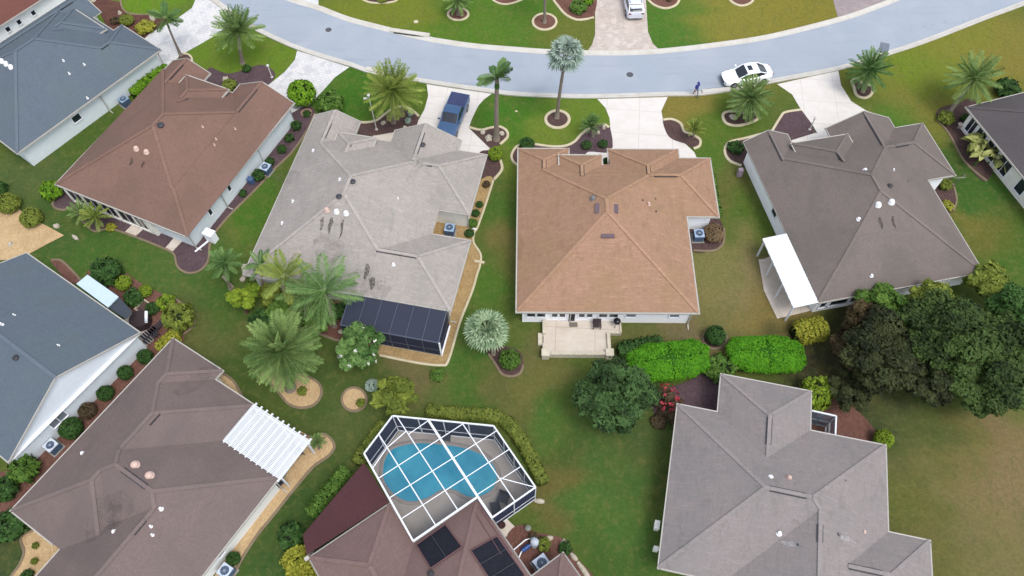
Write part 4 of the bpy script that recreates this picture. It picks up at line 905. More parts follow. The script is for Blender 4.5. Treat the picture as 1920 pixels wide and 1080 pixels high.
# palms
palm('royal', (339,104), (309,34), 30, 'slim palm with leaning trunk over the white pavers, upper left', n=7, tr=(.13, .08), ang=(10, 65), droop=.7, seed=2, nl=26, kind='fronddeep')
palm('date', (455,118), (447,62), 42, 'feather palm with upright crown on the lawn in front of the brown roof', n=56, seed=3, kind='frond', ang=(-12, 82), nl=24)
palm('date', (738,230), (737,172), 50, 'big yellow green feather palm between the lamp post and the blue truck', n=60, seed=4, kind='frondy', ang=(-35, 82), dead=5, nl=24)
palm('royal', (931,262), (932,146), 33, 'royal palm with thick grey trunk right of the blue truck', n=9, tr=(.24, .17), ang=(-5, 60), droop=.95, seed=5, nl=26, kind='fronddeep')
palm('fan', (1044,221), (1061,102), 38, 'tall silver blue fan palm with dead leaves hanging over the road', n=26, tr=(.17, .12), kind='silver', dead=5, seed=6, ang=(-25, 80))
palm('date', (1111,256), (1109,238), 21, 'small green palm in the mulch beside the widest white driveway', n=26, h=1.1, tr=(.12, .1), seed=7, kind='fronddeep', ang=(5, 80), nl=16)
palm('date', (1398,221), (1407,186), 38, 'bushy feather palm beside the white sedan in the kidney shaped bed', n=58, tr=(.16, .13), kind='frond', seed=8, ang=(-50, 82), nl=26)
palm('date', (1617,172), (1631,133), 37, 'feather palm in the figure eight bed right of the beige driveway', n=50, tr=(.18, .15), kind='fronddeep', seed=9, ang=(-40, 80))
palm('date', (1775,218), (1826,150), 46, 'leaning feather palm near the charcoal roof at the right edge', n=46, tr=(.2, .16), kind='frond', seed=10, ang=(-40, 75), h=3.4)
palm('date', (859,28), (858,2), 24, 'bushy palm in the red mulch ring across the road', n=34, tr=(.16, .14), kind='frond', seed=11, ang=(-45, 80))
palm('royal', (1021,43), (1022,-60), 32, 'tall palm whose bare trunk leaves the top edge', n=8, tr=(.15, .11), kind='frond', seed=12, ang=(0, 60))
palm('date', (1300,258), (1301,245), 19, 'small yellow green palm beside the curved mulch bed', n=22, h=1.0, tr=(.1, .09), kind='frondy', seed=13, ang=(10, 80), nl=14)
palm('date', (545,728), (530,660), 66, 'largest feather palm with full round crown in the back yard', n=58, tr=(.34, .3), kind='frond', seed=14, ang=(-30, 85), h=3.4, ll=.55, nl=34)
palm('fan', (926,664), (912,619), 44, 'silver green fan palm on the lawn left of the paved terrace', n=36, tr=(.16, .14), kind='silvergreen', seed=15, ang=(-15, 72), h=2.6)
palm('queen', (628,612), (610,548), 62, 'arching palm with leaning trunk over the dark lanai roof', n=17, tr=(.17, .13), kind='fronddeep', seed=16, ang=(-20, 65), droop=.75, nl=30, ll=.6)
palm('queen', (540,590), (535,522), 46, 'feathery palm overlapping the rear edge of the light grey roof', n=15, tr=(.14, .11), kind='frondy', seed=17, ang=(-15, 70), droop=.75, nl=28, ll=.5)
palm('queen', (497,553), (490,500), 30, 'thin palm beside the pale rocks at the corner of the light grey roof', n=10, tr=(.12, .1), kind='fronddeep', seed=18, ang=(-10, 70), droop=.8, nl=24)
palm('date', (432,542), (421,495), 30, 'soft green palm on the lawn left of the light grey roof corner', n=24, tr=(.11, .09), kind='fronddeep', seed=19, ang=(-20, 80), nl=20)
palm('date', (157,412), (152,400), 22, 'left one of two pygmy palms by the sunroom windows', n=20, h=1.2, tr=(.08, .07), kind='frond', seed=20, ang=(-15, 75), nl=16, group='pygmy palms')
palm('date', (183,428), (180,408), 25, 'right one of two pygmy palms by the sunroom windows', n=24, h=1.6, tr=(.08, .07), kind='frondy', seed=21, ang=(-15, 75), nl=16, group='pygmy palms')
palm('date', (598,842), (597,829), 15, 'small palm in the gravel right of the white pergola', n=22, h=.9, tr=(.08, .07), kind='frond', seed=22, ang=(0, 80), nl=14)
# banana-like clump by the charcoal roof
def bananas(x, y, rp, label, n=110, kind='banana', h=2.6):
    b = P(x, y + 14); t = empty('banana_clump', b, 0, label, 'plant'); r = random.Random(5); mb = MB(); rad = rp / ppm(x, y, h * .6); st = MB()
    for k in range(11):
        q = rv(r) * rad * .62; q.z = 0; st.tube([q, q + Vector((0, 0, h * .55))], [.09, .06], 7)
        for i in range(n // 11):
            az = r.uniform(0, 6.28); el = R(r.uniform(5, 65)); ln = rad * r.uniform(.38, .6); d = Vector((math.cos(az) * math.cos(el), math.sin(az) * math.cos(el), math.sin(el))); p = q + Vector((0, 0, h * .5)); s_ = Vector((-math.sin(az), math.cos(az), 0)); v0 = r.random(); prev = None
            for j in range(7):
                w = (.04, .14, .22, .24, .2, .13, .02)[j]; a, c_ = p + s_ * w + Vector((0, 0, .06)), p - s_ * w + Vector((0, 0, .06)); kk = len(mb.v); mb.v += [tuple(a), tuple(p), tuple(c_)]
                if prev is not None:
                    mb.f += [(prev, prev + 1, kk + 1, kk), (prev + 1, prev + 2, kk + 2, kk + 1)]; mb.m += [0, 0]; mb.r += [v0, max(0, v0 - .15)]
                prev = kk; p = p + d * ln / 6; d = (d + Vector((0, 0, -.28))).normalized()
    st.build('stem', F['mid'], t, smooth=True); mb.build('leaves', F[kind], t); return t
bananas(1845, 285, 52, 'pale yellow green broad leafed clump against the charcoal roofed porch')
# trees
tree((675,668), (675,652), 46, 3.6, 'magnolia', 'round tree with white blossoms left of the dark lanai', n=9000, ls=.18, ry=42, flowers=15, seed=2, nclump=34)
tree((740,762), (742,744), 48, 3.0, 'olive', 'loose olive green tree above the pool cage corner', n=5200, ls=.2, ry=36, seed=3, nclump=30)
tree((1150,765), (1148,742), 82, 4.6, 'darktree', 'big round dark green tree left of the bright hedges', n=21000, ls=.19, ry=70, seed=4, nclump=90)
tree((462,585), (459,560), 32, 2.6, 'lime', 'bright lime green tree left of the big feather palm', n=3600, ls=.2, seed=5, nclump=20)
BG = 'dark oaks filling the right side'
tree((1655,690), (1650,668), 92, 5.0, 'oak', 'widest dark oak nearest the pale hedges on the right', n=21000, ls=.2, ry=84, seed=6, nclump=90, group=BG, trunk_r=.25)
tree((1790,670), (1790,632), 100, 5.8, 'oakg', 'tallest dark oak overlapping the right corner of the taupe roof', n=22000, ls=.2, ry=82, seed=7, nclump=90, group=BG, trunk_r=.28)
tree((1850,745), (1845,722), 88, 4.8, 'oakg', 'dark oak at the right edge above the dry lawn', n=18000, ls=.2, ry=62, seed=8, nclump=80, group=BG, trunk_r=.26)
tree((1715,640), (1722,608), 60, 5.2, 'oakg', 'dark green crown filling the gap between the two biggest oaks', n=9000, ls=.22, ry=52, seed=31, nclump=44, group=BG, trunk_r=.2)
tree((1735,745), (1738,722), 52, 4.2, 'oak', 'low dark crown at the lower front of the oak group', n=7000, ls=.22, ry=44, seed=32, nclump=38, group=BG, trunk_r=.2)
tree((1880,660), (1882,640), 60, 4.8, 'oakg', 'greenish oak crown just inside the right edge', n=8000, ls=.22, ry=54, seed=33, nclump=40, group=BG, trunk_r=.2)
tree((1745,590), (1748,566), 48, 4.6, 'olive', 'olive tinted crown behind the tallest oak', n=5500, ls=.22, ry=34, seed=34, nclump=30, group=BG, trunk_r=.18)
tree((1610,610), (1612,598), 38, 3.8, 'oakb', 'brown tinted crown below the rear eave of the taupe roof', n=4500, ls=.2, ry=34, seed=35, nclump=26, group=BG, trunk_r=.15)
tree((1910,600), (1908,585), 68, 4.6, 'deep', 'lighter green oak cut by the right edge', n=12000, ls=.2, ry=62, seed=9, nclump=36, group=BG, trunk_r=.24)
tree((1655,590), (1650,570), 42, 4.0, 'mid', 'small mid green tree touching the rear eave of the taupe roof', n=5000, ls=.24, ry=36, seed=10, nclump=24, group=BG)
tree((1590,665), (1588,655), 40, 3.2, 'oakb', 'brownish bushy tree between the yellow hedge and the oaks', n=6500, ls=.17, ry=44, seed=11, nclump=26, group=BG)
tree((1585,742), (1592,732), 44, 2.8, 'oak', 'dark low tree above the small glazed porch', n=4500, ls=.24, ry=42, seed=12, nclump=24, group=BG)
tree((1850,540), (1850,528), 48, 4.0, 'olive', 'yellow tinged tree above the oaks beside the dry side lawn', n=5000, ls=.25, ry=34, seed=13, nclump=24, group=BG)
tree((1248,752), (1250,745), 25, 1.9, 'brownleaf', 'crape myrtle bush with pink red blossoms by the dark round tree', n=900, ls=.15, ry=25, seed=14, nclump=10, flowers=46, fmat='pink', cat='bush', trunk_r=.05, low=.1)
tree((532,590), (538,585), 44, 2.6, 'mid', 'tangled green bush below the feathery palms', n=4200, ls=.2, ry=34, seed=15, nclump=22, cat='bush', trunk_r=.08, low=.1)
tree((590,605), (592,596), 34, 2.2, 'mid', 'mid green bush between the feathery palms and orange mulch', n=3000, ls=.2, ry=26, seed=16, nclump=18, cat='bush', trunk_r=.08, low=.1)
tree((505,560), (503,548), 24, 2.0, 'olive', 'olive bush by the pale rocks at the roof corner', n=2000, ls=.18, ry=20, seed=17, nclump=14, cat='bush', trunk_r=.07, low=.1)
tree((565,575), (566,562), 40, 2.4, 'olive', 'yellowish tangled bush under the palm fronds by the lanai', n=3600, ls=.2, ry=26, seed=41, nclump=22, cat='bush', trunk_r=.08, low=.1)
tree((490,600), (492,592), 26, 1.7, 'deep', 'dark low bush below the lime green tree', n=2200, ls=.18, ry=20, seed=42, nclump=14, cat='bush', trunk_r=.06, low=.1)
tree((640,590), (640,584), 24, 1.8, 'deep', 'dark bush at the left end of the dark lanai', n=2000, ls=.18, ry=22, seed=43, nclump=14, cat='bush', trunk_r=.06, low=.1)
palm('queen', (575,610), (574,560), 48, 'low feathery palm between the arching palm and the roof edge', n=13, tr=(.13, .1), kind='frond', seed=44, ang=(-15, 65), droop=.8, nl=26, ll=.5)
# clipped hedges
hedge([(247,174),(265,158),(285,143),(315,124)], .95, 1.1, 'bright', 'yellow green hedge along the wall of the slate roofed house')
hedge([(1160,656),(1200,650),(1245,643)], 1.35, 1.2, 'deep', 'dark green hedge right of the paved terrace')
def mound(x, y, rx, ry, h, rot, label, n=15000):
    p = P(x, y, h * .6); k = ppm(x, y, h * .6); a, b_ = rx / k, ry / k / .93; mb = MB(); corem(mb, (0, 0, h * .5), (a * .96, b_ * .96, h * .54), 1, 28, .93)
    r = random.Random(n)
    for _ in range(n):
        d = rv(r); d.z = abs(d.z) if d.z < .1 else d.z; q = Vector([math.copysign(abs(c_) ** .66, c_) for c_ in d]); lump = 1 + .05 * math.sin(d.x * 7 + rot) * math.sin(d.y * 6) + .04 * math.sin(d.x * 17 + d.y * 11) * math.sin(d.y * 19 + 1) + r.uniform(-.07, .04)
        pp = Vector((q.x * a * lump, q.y * b_ * lump, max(.04, h * .46 + q.z * h * .54 * lump))); nn_ = (Vector((d.x / a, d.y / b_, d.z / (h * .5))).normalized() + rv(r) * .7 + Vector((0, 0, .3))).normalized(); leaf(mb, pp, nn_, r.uniform(.07, .15), 1.5, 0, r)
    o = mb.build('hedge', [F['hedgeb'], F['hedgecore']]); o.location = (p.x, p.y, 0); o.rotation_euler = (0, 0, R(rot)); tag(o, label, 'hedge')
mound(1255, 676, 76, 35, 1.7, 7, 'largest bright green clipped hedge, left of two')
mound(1437, 664, 70, 34, 1.6, -3, 'bright green clipped hedge right of the dark ball shrub', 14000)
hedge([(1492,622),(1520,616),(1552,610)], 1.7, 1.3, 'yellow', 'yellow green hedge below the patio of the taupe roofed house')
hedge([(580,965),(612,925),(650,878)], .95, 1.3, 'mid', 'straight light green hedge beside the maroon roof')
hedge([(545,1030),(560,1060),(575,1095)], 1.7, 1.3, 'yellow', 'olive hedge at the bottom edge left of the rosy roof')
hedge([(800,768),(860,775),(925,778),(960,800),(992,850),(1020,905)], .9, .7, 'grassy', 'low loose hedge following the pool cage, top and right side')
hedge([(668,868),(690,835),(722,792)], .9, .8, 'grassy', 'low loose hedge left of the pool cage')
hedge([(296,655),(312,638),(330,622)], .9, 1.0, 'yellow', 'short yellow green hedge behind the black patio furniture')
hedge([(1337,325),(1341,360),(1350,402)], .45, .6, 'mid', 'thin row of small shrubs under the right eave of the tan roof')
# shrubs: x, y, radius, height, kind, label, group, extras
G1 = 'dark shrubs in the mulch beside the brown roof'; G2 = 'round shrubs along the white gable wall'; G3 = 'clipped shrubs in the gravel at the left edge'; G4 = 'small shrubs along the grey roofed house'; G5 = 'shrubs in the patio bed'
for a in [
 (565,173,27,2.2,'bright','largest clipped ball shrub beside the white paver driveway',None,1), (619,192,25,1.6,'mid','leafy ball shrub right of the biggest clipped ball',None,0),
 (555,234,9,.8,'deep','dark shrub nearest the garage corner in the side mulch',G1,0), (542,258,8,.7,'deep','second dark shrub in the side mulch',G1,0), (528,279,8,.7,'deep','third dark shrub in the side mulch',G1,0), (506,302,8,.7,'deep','dark shrub just above the air conditioner in the side mulch',G1,0), (484,328,11,.9,'deep','dark shrub just below the air conditioner in the side mulch',G1,0), (455,362,7,.5,'deep','small dark shrub in the lower part of the side mulch',G1,0), (575,213,7,.5,'deep','small dark plant inside the round tree ring',None,0),
 (14,380,21,1.5,'olive','larger clipped shrub by the tan gravel at the left edge',G3,1), (57,407,20,1.3,'olive','smaller clipped shrub standing in the tan gravel',G3,1), (-2,352,12,1.2,'deep','dark shrub cut by the left edge',G3,0), (96,356,18,1.5,'bright','bright green shrub at the left corner of the brown roof',None,0), (208,426,9,.4,'yellow','small yellow flowering plant by the stepping slab',None,0), (392,690,1,.1,'mid',None,None,0),
 (198,508,27,1.8,'deep','dark leafy shrub beside the pale canopy',G5,0), (231,530,15,1.0,'lime','left one of three lime shrubs in the patio bed',G5,1), (272,545,12,.9,'lime','middle one of three lime shrubs in the patio bed',G5,1), (311,566,16,1.0,'lime','right one of three lime shrubs in the patio bed',G5,0), (250,558,18,1.1,'deep','dark low shrub under the middle lime shrub',G5,0), (285,578,12,.8,'deep','dark low shrub between the lime shrubs and the patio',G5,0), (333,593,27,1.9,'olive','big olive ball shrub at the end of the patio bed',G5,0),
 (271,668,14,1.1,'deep','first round shrub from the patio along the gable wall',G2,1), (234,698,14,1.1,'deep','second round shrub from the patio along the gable wall',G2,1), (197,737,15,1.1,'deep','third round shrub from the patio along the gable wall',G2,1), (163,769,16,1.1,'brownleaf','brownish round shrub beside the gable wall window',G2,1), (132,802,21,1.4,'deep','large round shrub just above the air conditioner',G2,1), (45,879,25,1.8,'mid','largest round shrub below the air conditioner on the gable wall',G2,0), (10,916,22,1.4,'deep','round shrub next to the left edge beside the gable wall',G2,0), (18,985,30,1.3,'deep','dark spreading shrub off the left corner of the long brown roof',None,0),
 (237,37,13,.9,'olive','olive mound in the red mulch bed by the slate roof',None,1), (272,50,17,.7,'yellow','yellowish spreading plant at the tip of the red mulch bed',None,0), (216,38,9,.5,'brownleaf','small brown plant in the red mulch bed',None,0), (430,158,13,.7,'olive','bushy plant around the pale boulder in the purple mulch',None,0), (462,128,8,.6,'deep','small dark shrub at the edge of the purple mulch bed',None,0),
 (770,212,6,.5,'silver','blue grey succulent right of the big palm in the bed',None,0), (765,226,6,.5,'silver','second blue grey succulent in the bed beside the driveway',None,0), (912,345,7,.5,'brownleaf','brownish small shrub on the gravel strip',G4,0), (899,383,7,.5,'deep','top one of four small balls along the gravel strip',G4,1), (892,399,8,.5,'deep','second of four small balls along the gravel strip',G4,1), (886,418,10,.6,'mid','largest of four small balls along the gravel strip',G4,1), (880,437,9,.6,'deep','lowest of four small balls, right of the air conditioner',G4,1), (929,287,14,1.1,'lime','lime green ball shrub at the corner of the white driveway',None,1),
 (988,269,14,1.0,'deep','flat dark green shrub at the left corner of the tan roof',None,1), (1100,271,10,.6,'darktree','left grey green shrub by the white entry walk',None,1), (1131,269,9,.6,'darktree','right grey green shrub by the white entry walk',None,1), (1136,303,7,.8,'deep','dark shrub in the recess beside the entry',None,0), (1338,436,19,1.3,'dry','dry brown ball shrub beside the air conditioner',None,1),
 (1380,275,14,.8,'deep','dark shrub at the front left corner of the taupe roof',None,0), (1773,345,12,.8,'olive','olive shrub below the satellite dish',None,0), (1776,385,11,.6,'yellow','yellow plant in the small curved bed',None,0), (1775,220,14,.9,'olive','olive shrub at the end of the shaded bed',None,0), (1890,166,22,1.2,'deep','dark shrubs above the charcoal roof',None,0), (1812,222,9,.6,'deep','small dark shrub beside the pale garden ornament',None,0),
 (1342,628,19,1.5,'deep','dark ball shrub between the two bright hedges',None,1), (1350,690,28,1.3,'mid','light green shrub between hedge and mauve roof',None,0), (1531,737,30,1.9,'lime','yellow green shrub beside the small glazed porch',None,0), (1657,823,18,1.4,'lime','bright lime ball at the right corner of the mauve roof',None,1), (1262,768,24,.7,'brownleaf','brown leafed low shrubs below the pink blossoms',None,0), (1235,790,14,.5,'brownleaf','small brown shrub left of the mauve roof corner',None,0), (956,673,20,1.5,'mid','dark green bush right of the silver fan palm',None,1), (820,703,13,.5,'mid','low green bush alone on the lawn below the lanai',None,0), (697,722,13,.6,'silver','grey green rounded shrub behind the olive tree',None,1), (676,755,8,.5,'olive','little shrub in the round gravel bed',None,0), (566,733,9,.4,'olive','little tuft in the oval gravel bed',None,0),
 (545,1003,24,1.5,'deep','dark bush between the light hedge and olive hedge',None,0), (437,1047,13,.9,'deep','dark round shrub by the wall below the long brown roof',None,1), (66,1023,6,.4,'olive','upper small tuft in the notch gravel bed','tufts in the notch gravel',0), (64,1052,6,.4,'olive','lower small tuft in the notch gravel bed','tufts in the notch gravel',0), (50,1080,12,.6,'deep','dark tuft at the bottom edge of the notch gravel',None,0), (1020,1020,13,.8,'olive','olive ball in the dark red mulch',None,0), (1060,1028,12,.6,'deep','dark plant near the stone edging',None,0), (1000,1008,10,.4,'brownleaf','reddish low plant at the tip of the red mulch',None,0),
 (1085,12,16,.8,'mid','green shrub left of the pink paver driveway',None,0), (1103,2,9,.7,'bright','bright shrub at the top edge by the pink pavers',None,0), (716,-2,9,.5,'olive','low plants in the dark bed at the top edge',None,0), (1255,-2,6,.3,'brownleaf','small plant in the red bed right of the silver car',None,0)]:
    if a[5]: shrub(a[0], a[1], a[2], a[3], a[4], a[5], a[6], fine=bool(a[7]))
# ------------------------------------------------------------------ attached structures (parts of their houses)
def HL(h, *uvz): return [tuple(p) for p in uvz]
# white patio cover of the taupe house
pc = MB(); x0, x1, ya, yb = -2.02, .0, .0, 6.6
nr = 22
for i in range(nr):
    v0 = ya + (yb - ya) * i / nr; v1 = ya + (yb - ya) * (i + 1) / nr; vm = (v0 + v1) / 2
    pc.poly([(x0 - .05 * (i % 2), v0, 2.36), (x1, v0, 2.5), (x1, vm, 2.51), (x0 - .05 * (i % 2), vm, 2.37)]); pc.poly([(x0 - .05 * (i % 2), vm, 2.37), (x1, vm, 2.51), (x1, v1, 2.5), (x0, v1, 2.36)])
pc.box((x0 + .02, (ya + yb) / 2, 2.3), (.1, yb - ya, .14))
pc.build('patio_cover', LATT, F_.t)
for v in (.15, 2.3, 4.4, 6.4):
    q = MB(); q.box((x0 + .1, v, 1.14), (.12, .12, 2.28)); q.build('post', LATT, F_.t)
# pergola of the long brown house
pg = empty('pergola', (I_.O + I_.D * 3.95 + I_.Nn * -3.1)[:], I_.a, 'white lattice pergola over the patio beside the long brown roof', 'pergola')
pw, pl_ = 5.05, 3.05
rf = MB()
for i in range(11): rf.box((pw * i / 10, pl_ / 2, 2.52), (.11, pl_ + .55, .15))
rf.build('rafter', LATT, pg); st_ = MB()
for i in range(32): st_.box((pw / 2, -.05 + (pl_ + .1) * i / 31, 2.625), (pw + .25, .072, .05))
st_.build('lattice', LATT, pg); bm_ = MB(); bm_.box((pw / 2, .05, 2.37), (pw + .2, .1, .16)); bm_.box((pw / 2, pl_ - .05, 2.37), (pw + .2, .1, .16)); bm_.build('beam', LATT, pg)
for u, v in ((.2, .1), (2.5, .1), (4.9, .1), (4.9, pl_ - .1), (2.5, pl_ - .1), (.2, pl_ - .1)): q = MB(); q.box((u, v, 1.17), (.13, .13, 2.3)); q.build('post', LATT, pg)
# dark lanai behind the light grey house
ln = MB(); A = [(-4.4, -6.62, 2.42), (3.35, -6.62, 2.42), (3.35, -9.35, 2.2), (-4.4, -9.35, 2.2)]
lan = empty('screened_lanai', D_.O, D_.a, 'dark screened lanai behind the light grey roofed house', 'screen room')
ln.poly(A[::-1]); ln.build('screen_roof', screen('slate_roof_screen', (.036, .042, .062), .94), lan)
sw = MB(); sw.poly([(A[1][0], A[1][1], 2.4), (A[2][0], A[2][1], 2.2), (A[2][0], A[2][1], .05), (A[1][0], A[1][1], .05)]); sw.poly([(A[2][0], A[2][1], 2.2), (A[3][0], A[3][1], 2.2), (A[3][0], A[3][1], .05), (A[2][0], A[2][1], .05)]); sw.poly([(A[3][0], A[3][1], 2.2), (A[0][0], A[0][1], 2.4), (A[0][0], A[0][1], .05), (A[3][0], A[3][1], .05)]); sw.build('screen_wall', SCRD, lan)
fr_ = MB(); BRZ = plain('slate_frame', C(96, 104, 122), .5)
for k in range(7): u = -4.4 + 7.75 * k / 6; fr_.bar((u, -6.62, 2.45), (u, -9.35, 2.23), .05, .06); fr_.bar((u, -9.36, 2.2), (u, -9.36, .05), .05, .05)
for p, q in ((A[0], A[3]), (A[3], A[2]), (A[2], A[1])): fr_.bar((p[0], p[1], p[2] + .02), (q[0], q[1], q[2] + .02), .08, .1); fr_.bar((p[0], p[1], .9), (q[0], q[1], .9), .05, .05)
fr_.build('frame', BRZ, lan); wf = MB(); wf.bar((3.42, -9.35, 2.2), (3.42, -9.35, .05), .1, .1); wf.bar((3.42, -6.7, .06), (3.42, -9.4, .06), .12, .1); wf.build('kick_plate', WHITE, lan)
sheetm = MB(); sheetm.poly([(-4.4, -6.6, .06), (3.4, -6.6, .06), (3.4, -9.4, .06), (-4.4, -9.4, .06)][::-1]); sheetm.build('floor_slab', CONC3, lan)
# maroon low roof of the pool house
mr = MB(); mz = lambda v: 2.62
mr.poly([(-3.18, .03, 2.66), (-6.62, -.02, 2.5), (-4.68, -5.72, 2.5), (-3.32, -6.1, 2.66)]); mo = mr.build('lanai_roof', RM, J_.t)
mw = MB()
for p, q in (((-6.6, -.05), (-4.68, -5.68)), ((-4.68, -5.68), (-3.3, -6.05))): mw.poly([(*p, 0), (*q, 0), (*q, 2.5), (*p, 2.5)])
mw.build('lanai_wall', WALLC, J_.t); e = MB(); e.bar((-3.3, -6.2, 2.5), (-3.05, -6.2, 2.5), .3, .12); e.build('gutter_end', GUT, J_.t)
# ------------------------------------------------------------------ pool
PB = [(-6.39,.79),(-7.15,1.55),(-7.3,2.5),(-6.6,4.1),(-5.45,5.5),(-4.4,6.6),(-3.2,7.4),(-2.0,7.7),(-1.0,7.4),(-.45,6.5),(-.55,5.5),(-1.07,4.7),(-2.0,4.2),(-2.5,3.5),(-2.6,2.3),(-3.2,1.1),(-4.3,.5),(-5.5,.4)]
def JW(u, v, z=0): return J_.O + J_.D * u + J_.Nn * v + Vector((0, 0, z))
dk = [(-6.95,.3),(-8.15,3.45),(-3.46,8.7),(1.74,8.6),(1.72,5.0),(0,5.0),(0,0),(-3.1,0)]
sheet('pool_deck', [tuple(JW(*p)[:2]) for p in dk], .03, DECK, raw=True)
pw_ = cr([JW(*p) for p in PB], True, 5); c = sum(pw_, Vector()) / len(pw_)
pl = empty('swimming_pool', (c.x, c.y, 0), 0, 'kidney shaped blue swimming pool inside the white cage', 'pool')
bm = bmesh.new(); f = bm.faces.new([bm.verts.new((p.x - c.x, p.y - c.y, .05)) for p in pw_]); f.normal_update()
if f.normal.z < 0: f.normal_flip()
bmesh.ops.triangulate(bm, faces=bm.faces[:]); me = bpy.data.meshes.new('water'); bm.to_mesh(me); bm.free(); me.materials.append(WATER); o = bpy.data.objects.new('water', me); COL.objects.link(o); o.parent = pl
strip(pw_, .3, .03, .085, True).build('coping', concrete('pool_coping', C(176, 168, 162), C(150, 144, 140)), pl, wloc=(c.x, c.y, 0), smooth=True)
# cage
cg = empty('pool_cage', J_.O, J_.a, 'white framed insect screen cage covering the pool', 'pool cage'); CZ = 3.0
per = [(-6.97,.3),(-8.2,3.3),(-3.46,8.72),(1.74,8.58),(1.72,5.03)]
fr = MB()
def zt(u, v): return CZ
for p, q in zip(per, per[1:]):
    fr.bar((*p, CZ), (*q, CZ), .1, .1); fr.bar((*p, .08), (*q, .08), .08, .1)
    fr.bar((*p, .95), (*q, .95), .05, .06)
fr.bar((-6.97, .3, CZ), (0, .02, CZ - .05), .12, .14); fr.bar((0, 0, CZ - .05), (.02, 5.03, CZ - .05), .13, .14); fr.bar((1.72, 5.05, CZ), (0, 5.05, CZ - .02), .16, .14)
fr.build('frame', LATT, cg)
bmn = [((-7.58, 1.82), (0, 1.75)), ((-8.05, 3.52), (0, 3.48)), ((-4.93, 7.02), (1.72, 6.9))]
for p, q in bmn: b_ = MB(); b_.bar((*p, CZ + .01), (*q, CZ - .02), .07, .12); b_.build('beam', LATT, cg)
b_ = MB(); b_.bar((-6.5, 5.2, CZ + .03), (0, 5.05, CZ), .16, .16); b_.build('main_beam', LATT, cg)
pur = [((-4.9, .28), (-4.84, 7.0)), ((-3.32, .2), (-3.05, 8.68)), ((-1.68, .1), (-1.45, 8.64)), ((-.12, 5.1), (0, 8.6)), ((-5.75, .3), (-6.42, 1.8)), ((-6.42, 1.8), (-6.68, 3.5)), ((-4.93, 7.02), (-3.46, 8.7)), ((-.15, 7.0), (1.7, 8.55)), ((-6.4, 3.5), (-6.45, 5.2))]
for p, q in pur: b_ = MB(); b_.bar((*p, CZ - .02), (*q, CZ - .02), .042, .05); b_.build('purlin', WHITE, cg)
def lerp2(p, q, t_): return (p[0] + (q[0] - p[0]) * t_, p[1] + (q[1] - p[1]) * t_)
for p, q, n_ in ((per[0], per[1], 2), (per[1], per[2], 4), (per[2], per[3], 4), (per[3], per[4], 2)):
    for k in range(n_ + 1):
        if k == n_ and q != per[4]: continue
        x = lerp2(p, q, k / n_); b_ = MB(); b_.bar((*x, 0), (*x, CZ), .07, .07); b_.build('post', LATT, cg)
sc = MB()
for p, q in zip(per, per[1:]): sc.poly([(*p, .1), (*q, .1), (*q, CZ - .05), (*p, CZ - .05)])
sc.build('side_screen', SCRW, cg)
sr = MB(); sr.poly([(x, y, CZ - .08) for x, y in (per[0], (0, .02), (0, 5.0), (1.72, 5.0), per[3], per[2], per[1])]); sr.build('roof_screen', SCRR, cg)
bd = MB(); bd.box((.62, 5.12, 1.15), (.7, .06, 2.2)); bd.build('door', LATT, cg)
# furniture in the cage
def chair(w, rz, label, mat=CHAR, name='patio_chair', group=None, wd=.6):
    t = empty(name, w, rz, label, 'chair', group); s_ = MB(); s_.box((0, 0, .42), (wd, .6, .06)); s_.build('seat', mat, t)
    b_ = MB(); b_.box((0, .32, .75), (wd, .06, .62)); b_.build('backrest', mat, t)
    for i, j in ((-1, -1), (1, -1), (-1, 1), (1, 1)): l_ = MB(); l_.box((i * wd * .45, j * .26, .2), (.05, .05, .4)); l_.build('leg', DARK, t)
    return t
w = P(944, 937); chair((w.x, w.y, .04), J_.a + .6, 'upper one of two dark lounge chairs in the cage corner', group='chairs in the pool cage', wd=.8)
w = P(929, 955); chair((w.x, w.y, .04), J_.a - .4, 'lower one of two dark lounge chairs in the cage corner', group='chairs in the pool cage', wd=.8)
w = P(838, 824); chair((w.x, w.y, .04), J_.a + 2.5, 'dark blue chair under the thick beam at the pool edge', wd=.5)
w = P(562, 852); chair((w.x, w.y, .06), .6, 'dark chair on the slab right of the pergola', wd=.6)
w = P(528, 909); chair((w.x, w.y, .06), 2.2, 'dark chair just below the pergola corner', wd=.4)
# solar mats
def mat_on(h, pts, label, n=2):
    u0, v0, z0 = h.at(sum(p[0] for p in pts) / 4, min(1075, sum(p[1] for p in pts) / 4)); nn_ = h.slope(u0, v0); loc = []
    for x, y in pts:
        z = z0
        for _ in range(20):
            u, v = h.uv(P(x, y, z)); z = .5 * z + .5 * (z0 - (nn_.x * (u - u0) + nn_.y * (v - v0)) / nn_.z)
        loc.append((u, v, z + .03))
    b_ = MB(); b_.poly([(u, v, z + .05) for u, v, z in loc]); o = b_.build('solar_mat', plain('solar_mat_black', (.014, .015, .022), .8, .2, 4, .1), h.roof)
    b_ = MB(); PU = plain('maroon_pipe', C(120, 84, 88), .5)
    for a, c_ in zip(loc, loc[1:] + loc[:1]): b_.bar((a[0], a[1], a[2] + .09), (c_[0], c_[1], c_[2] + .09), .06, .06)
    for k in range(1, n):
        a = Vector(loc[0]).lerp(Vector(loc[1]), k / n); c_ = Vector(loc[3]).lerp(Vector(loc[2]), k / n); b_.bar(a + Vector((0, 0, .09)), c_ + Vector((0, 0, .09)), .05, .05, 1)
    b_.build('header_pipe', [PU, VENTD], o)
mat_on(J_, [(781, 1022), (835, 984), (866, 1026), (808, 1066)], '', 2)
mat_on(J_, [(932, 1006), (984, 1079), (935, 1112), (883, 1033)], '', 3)
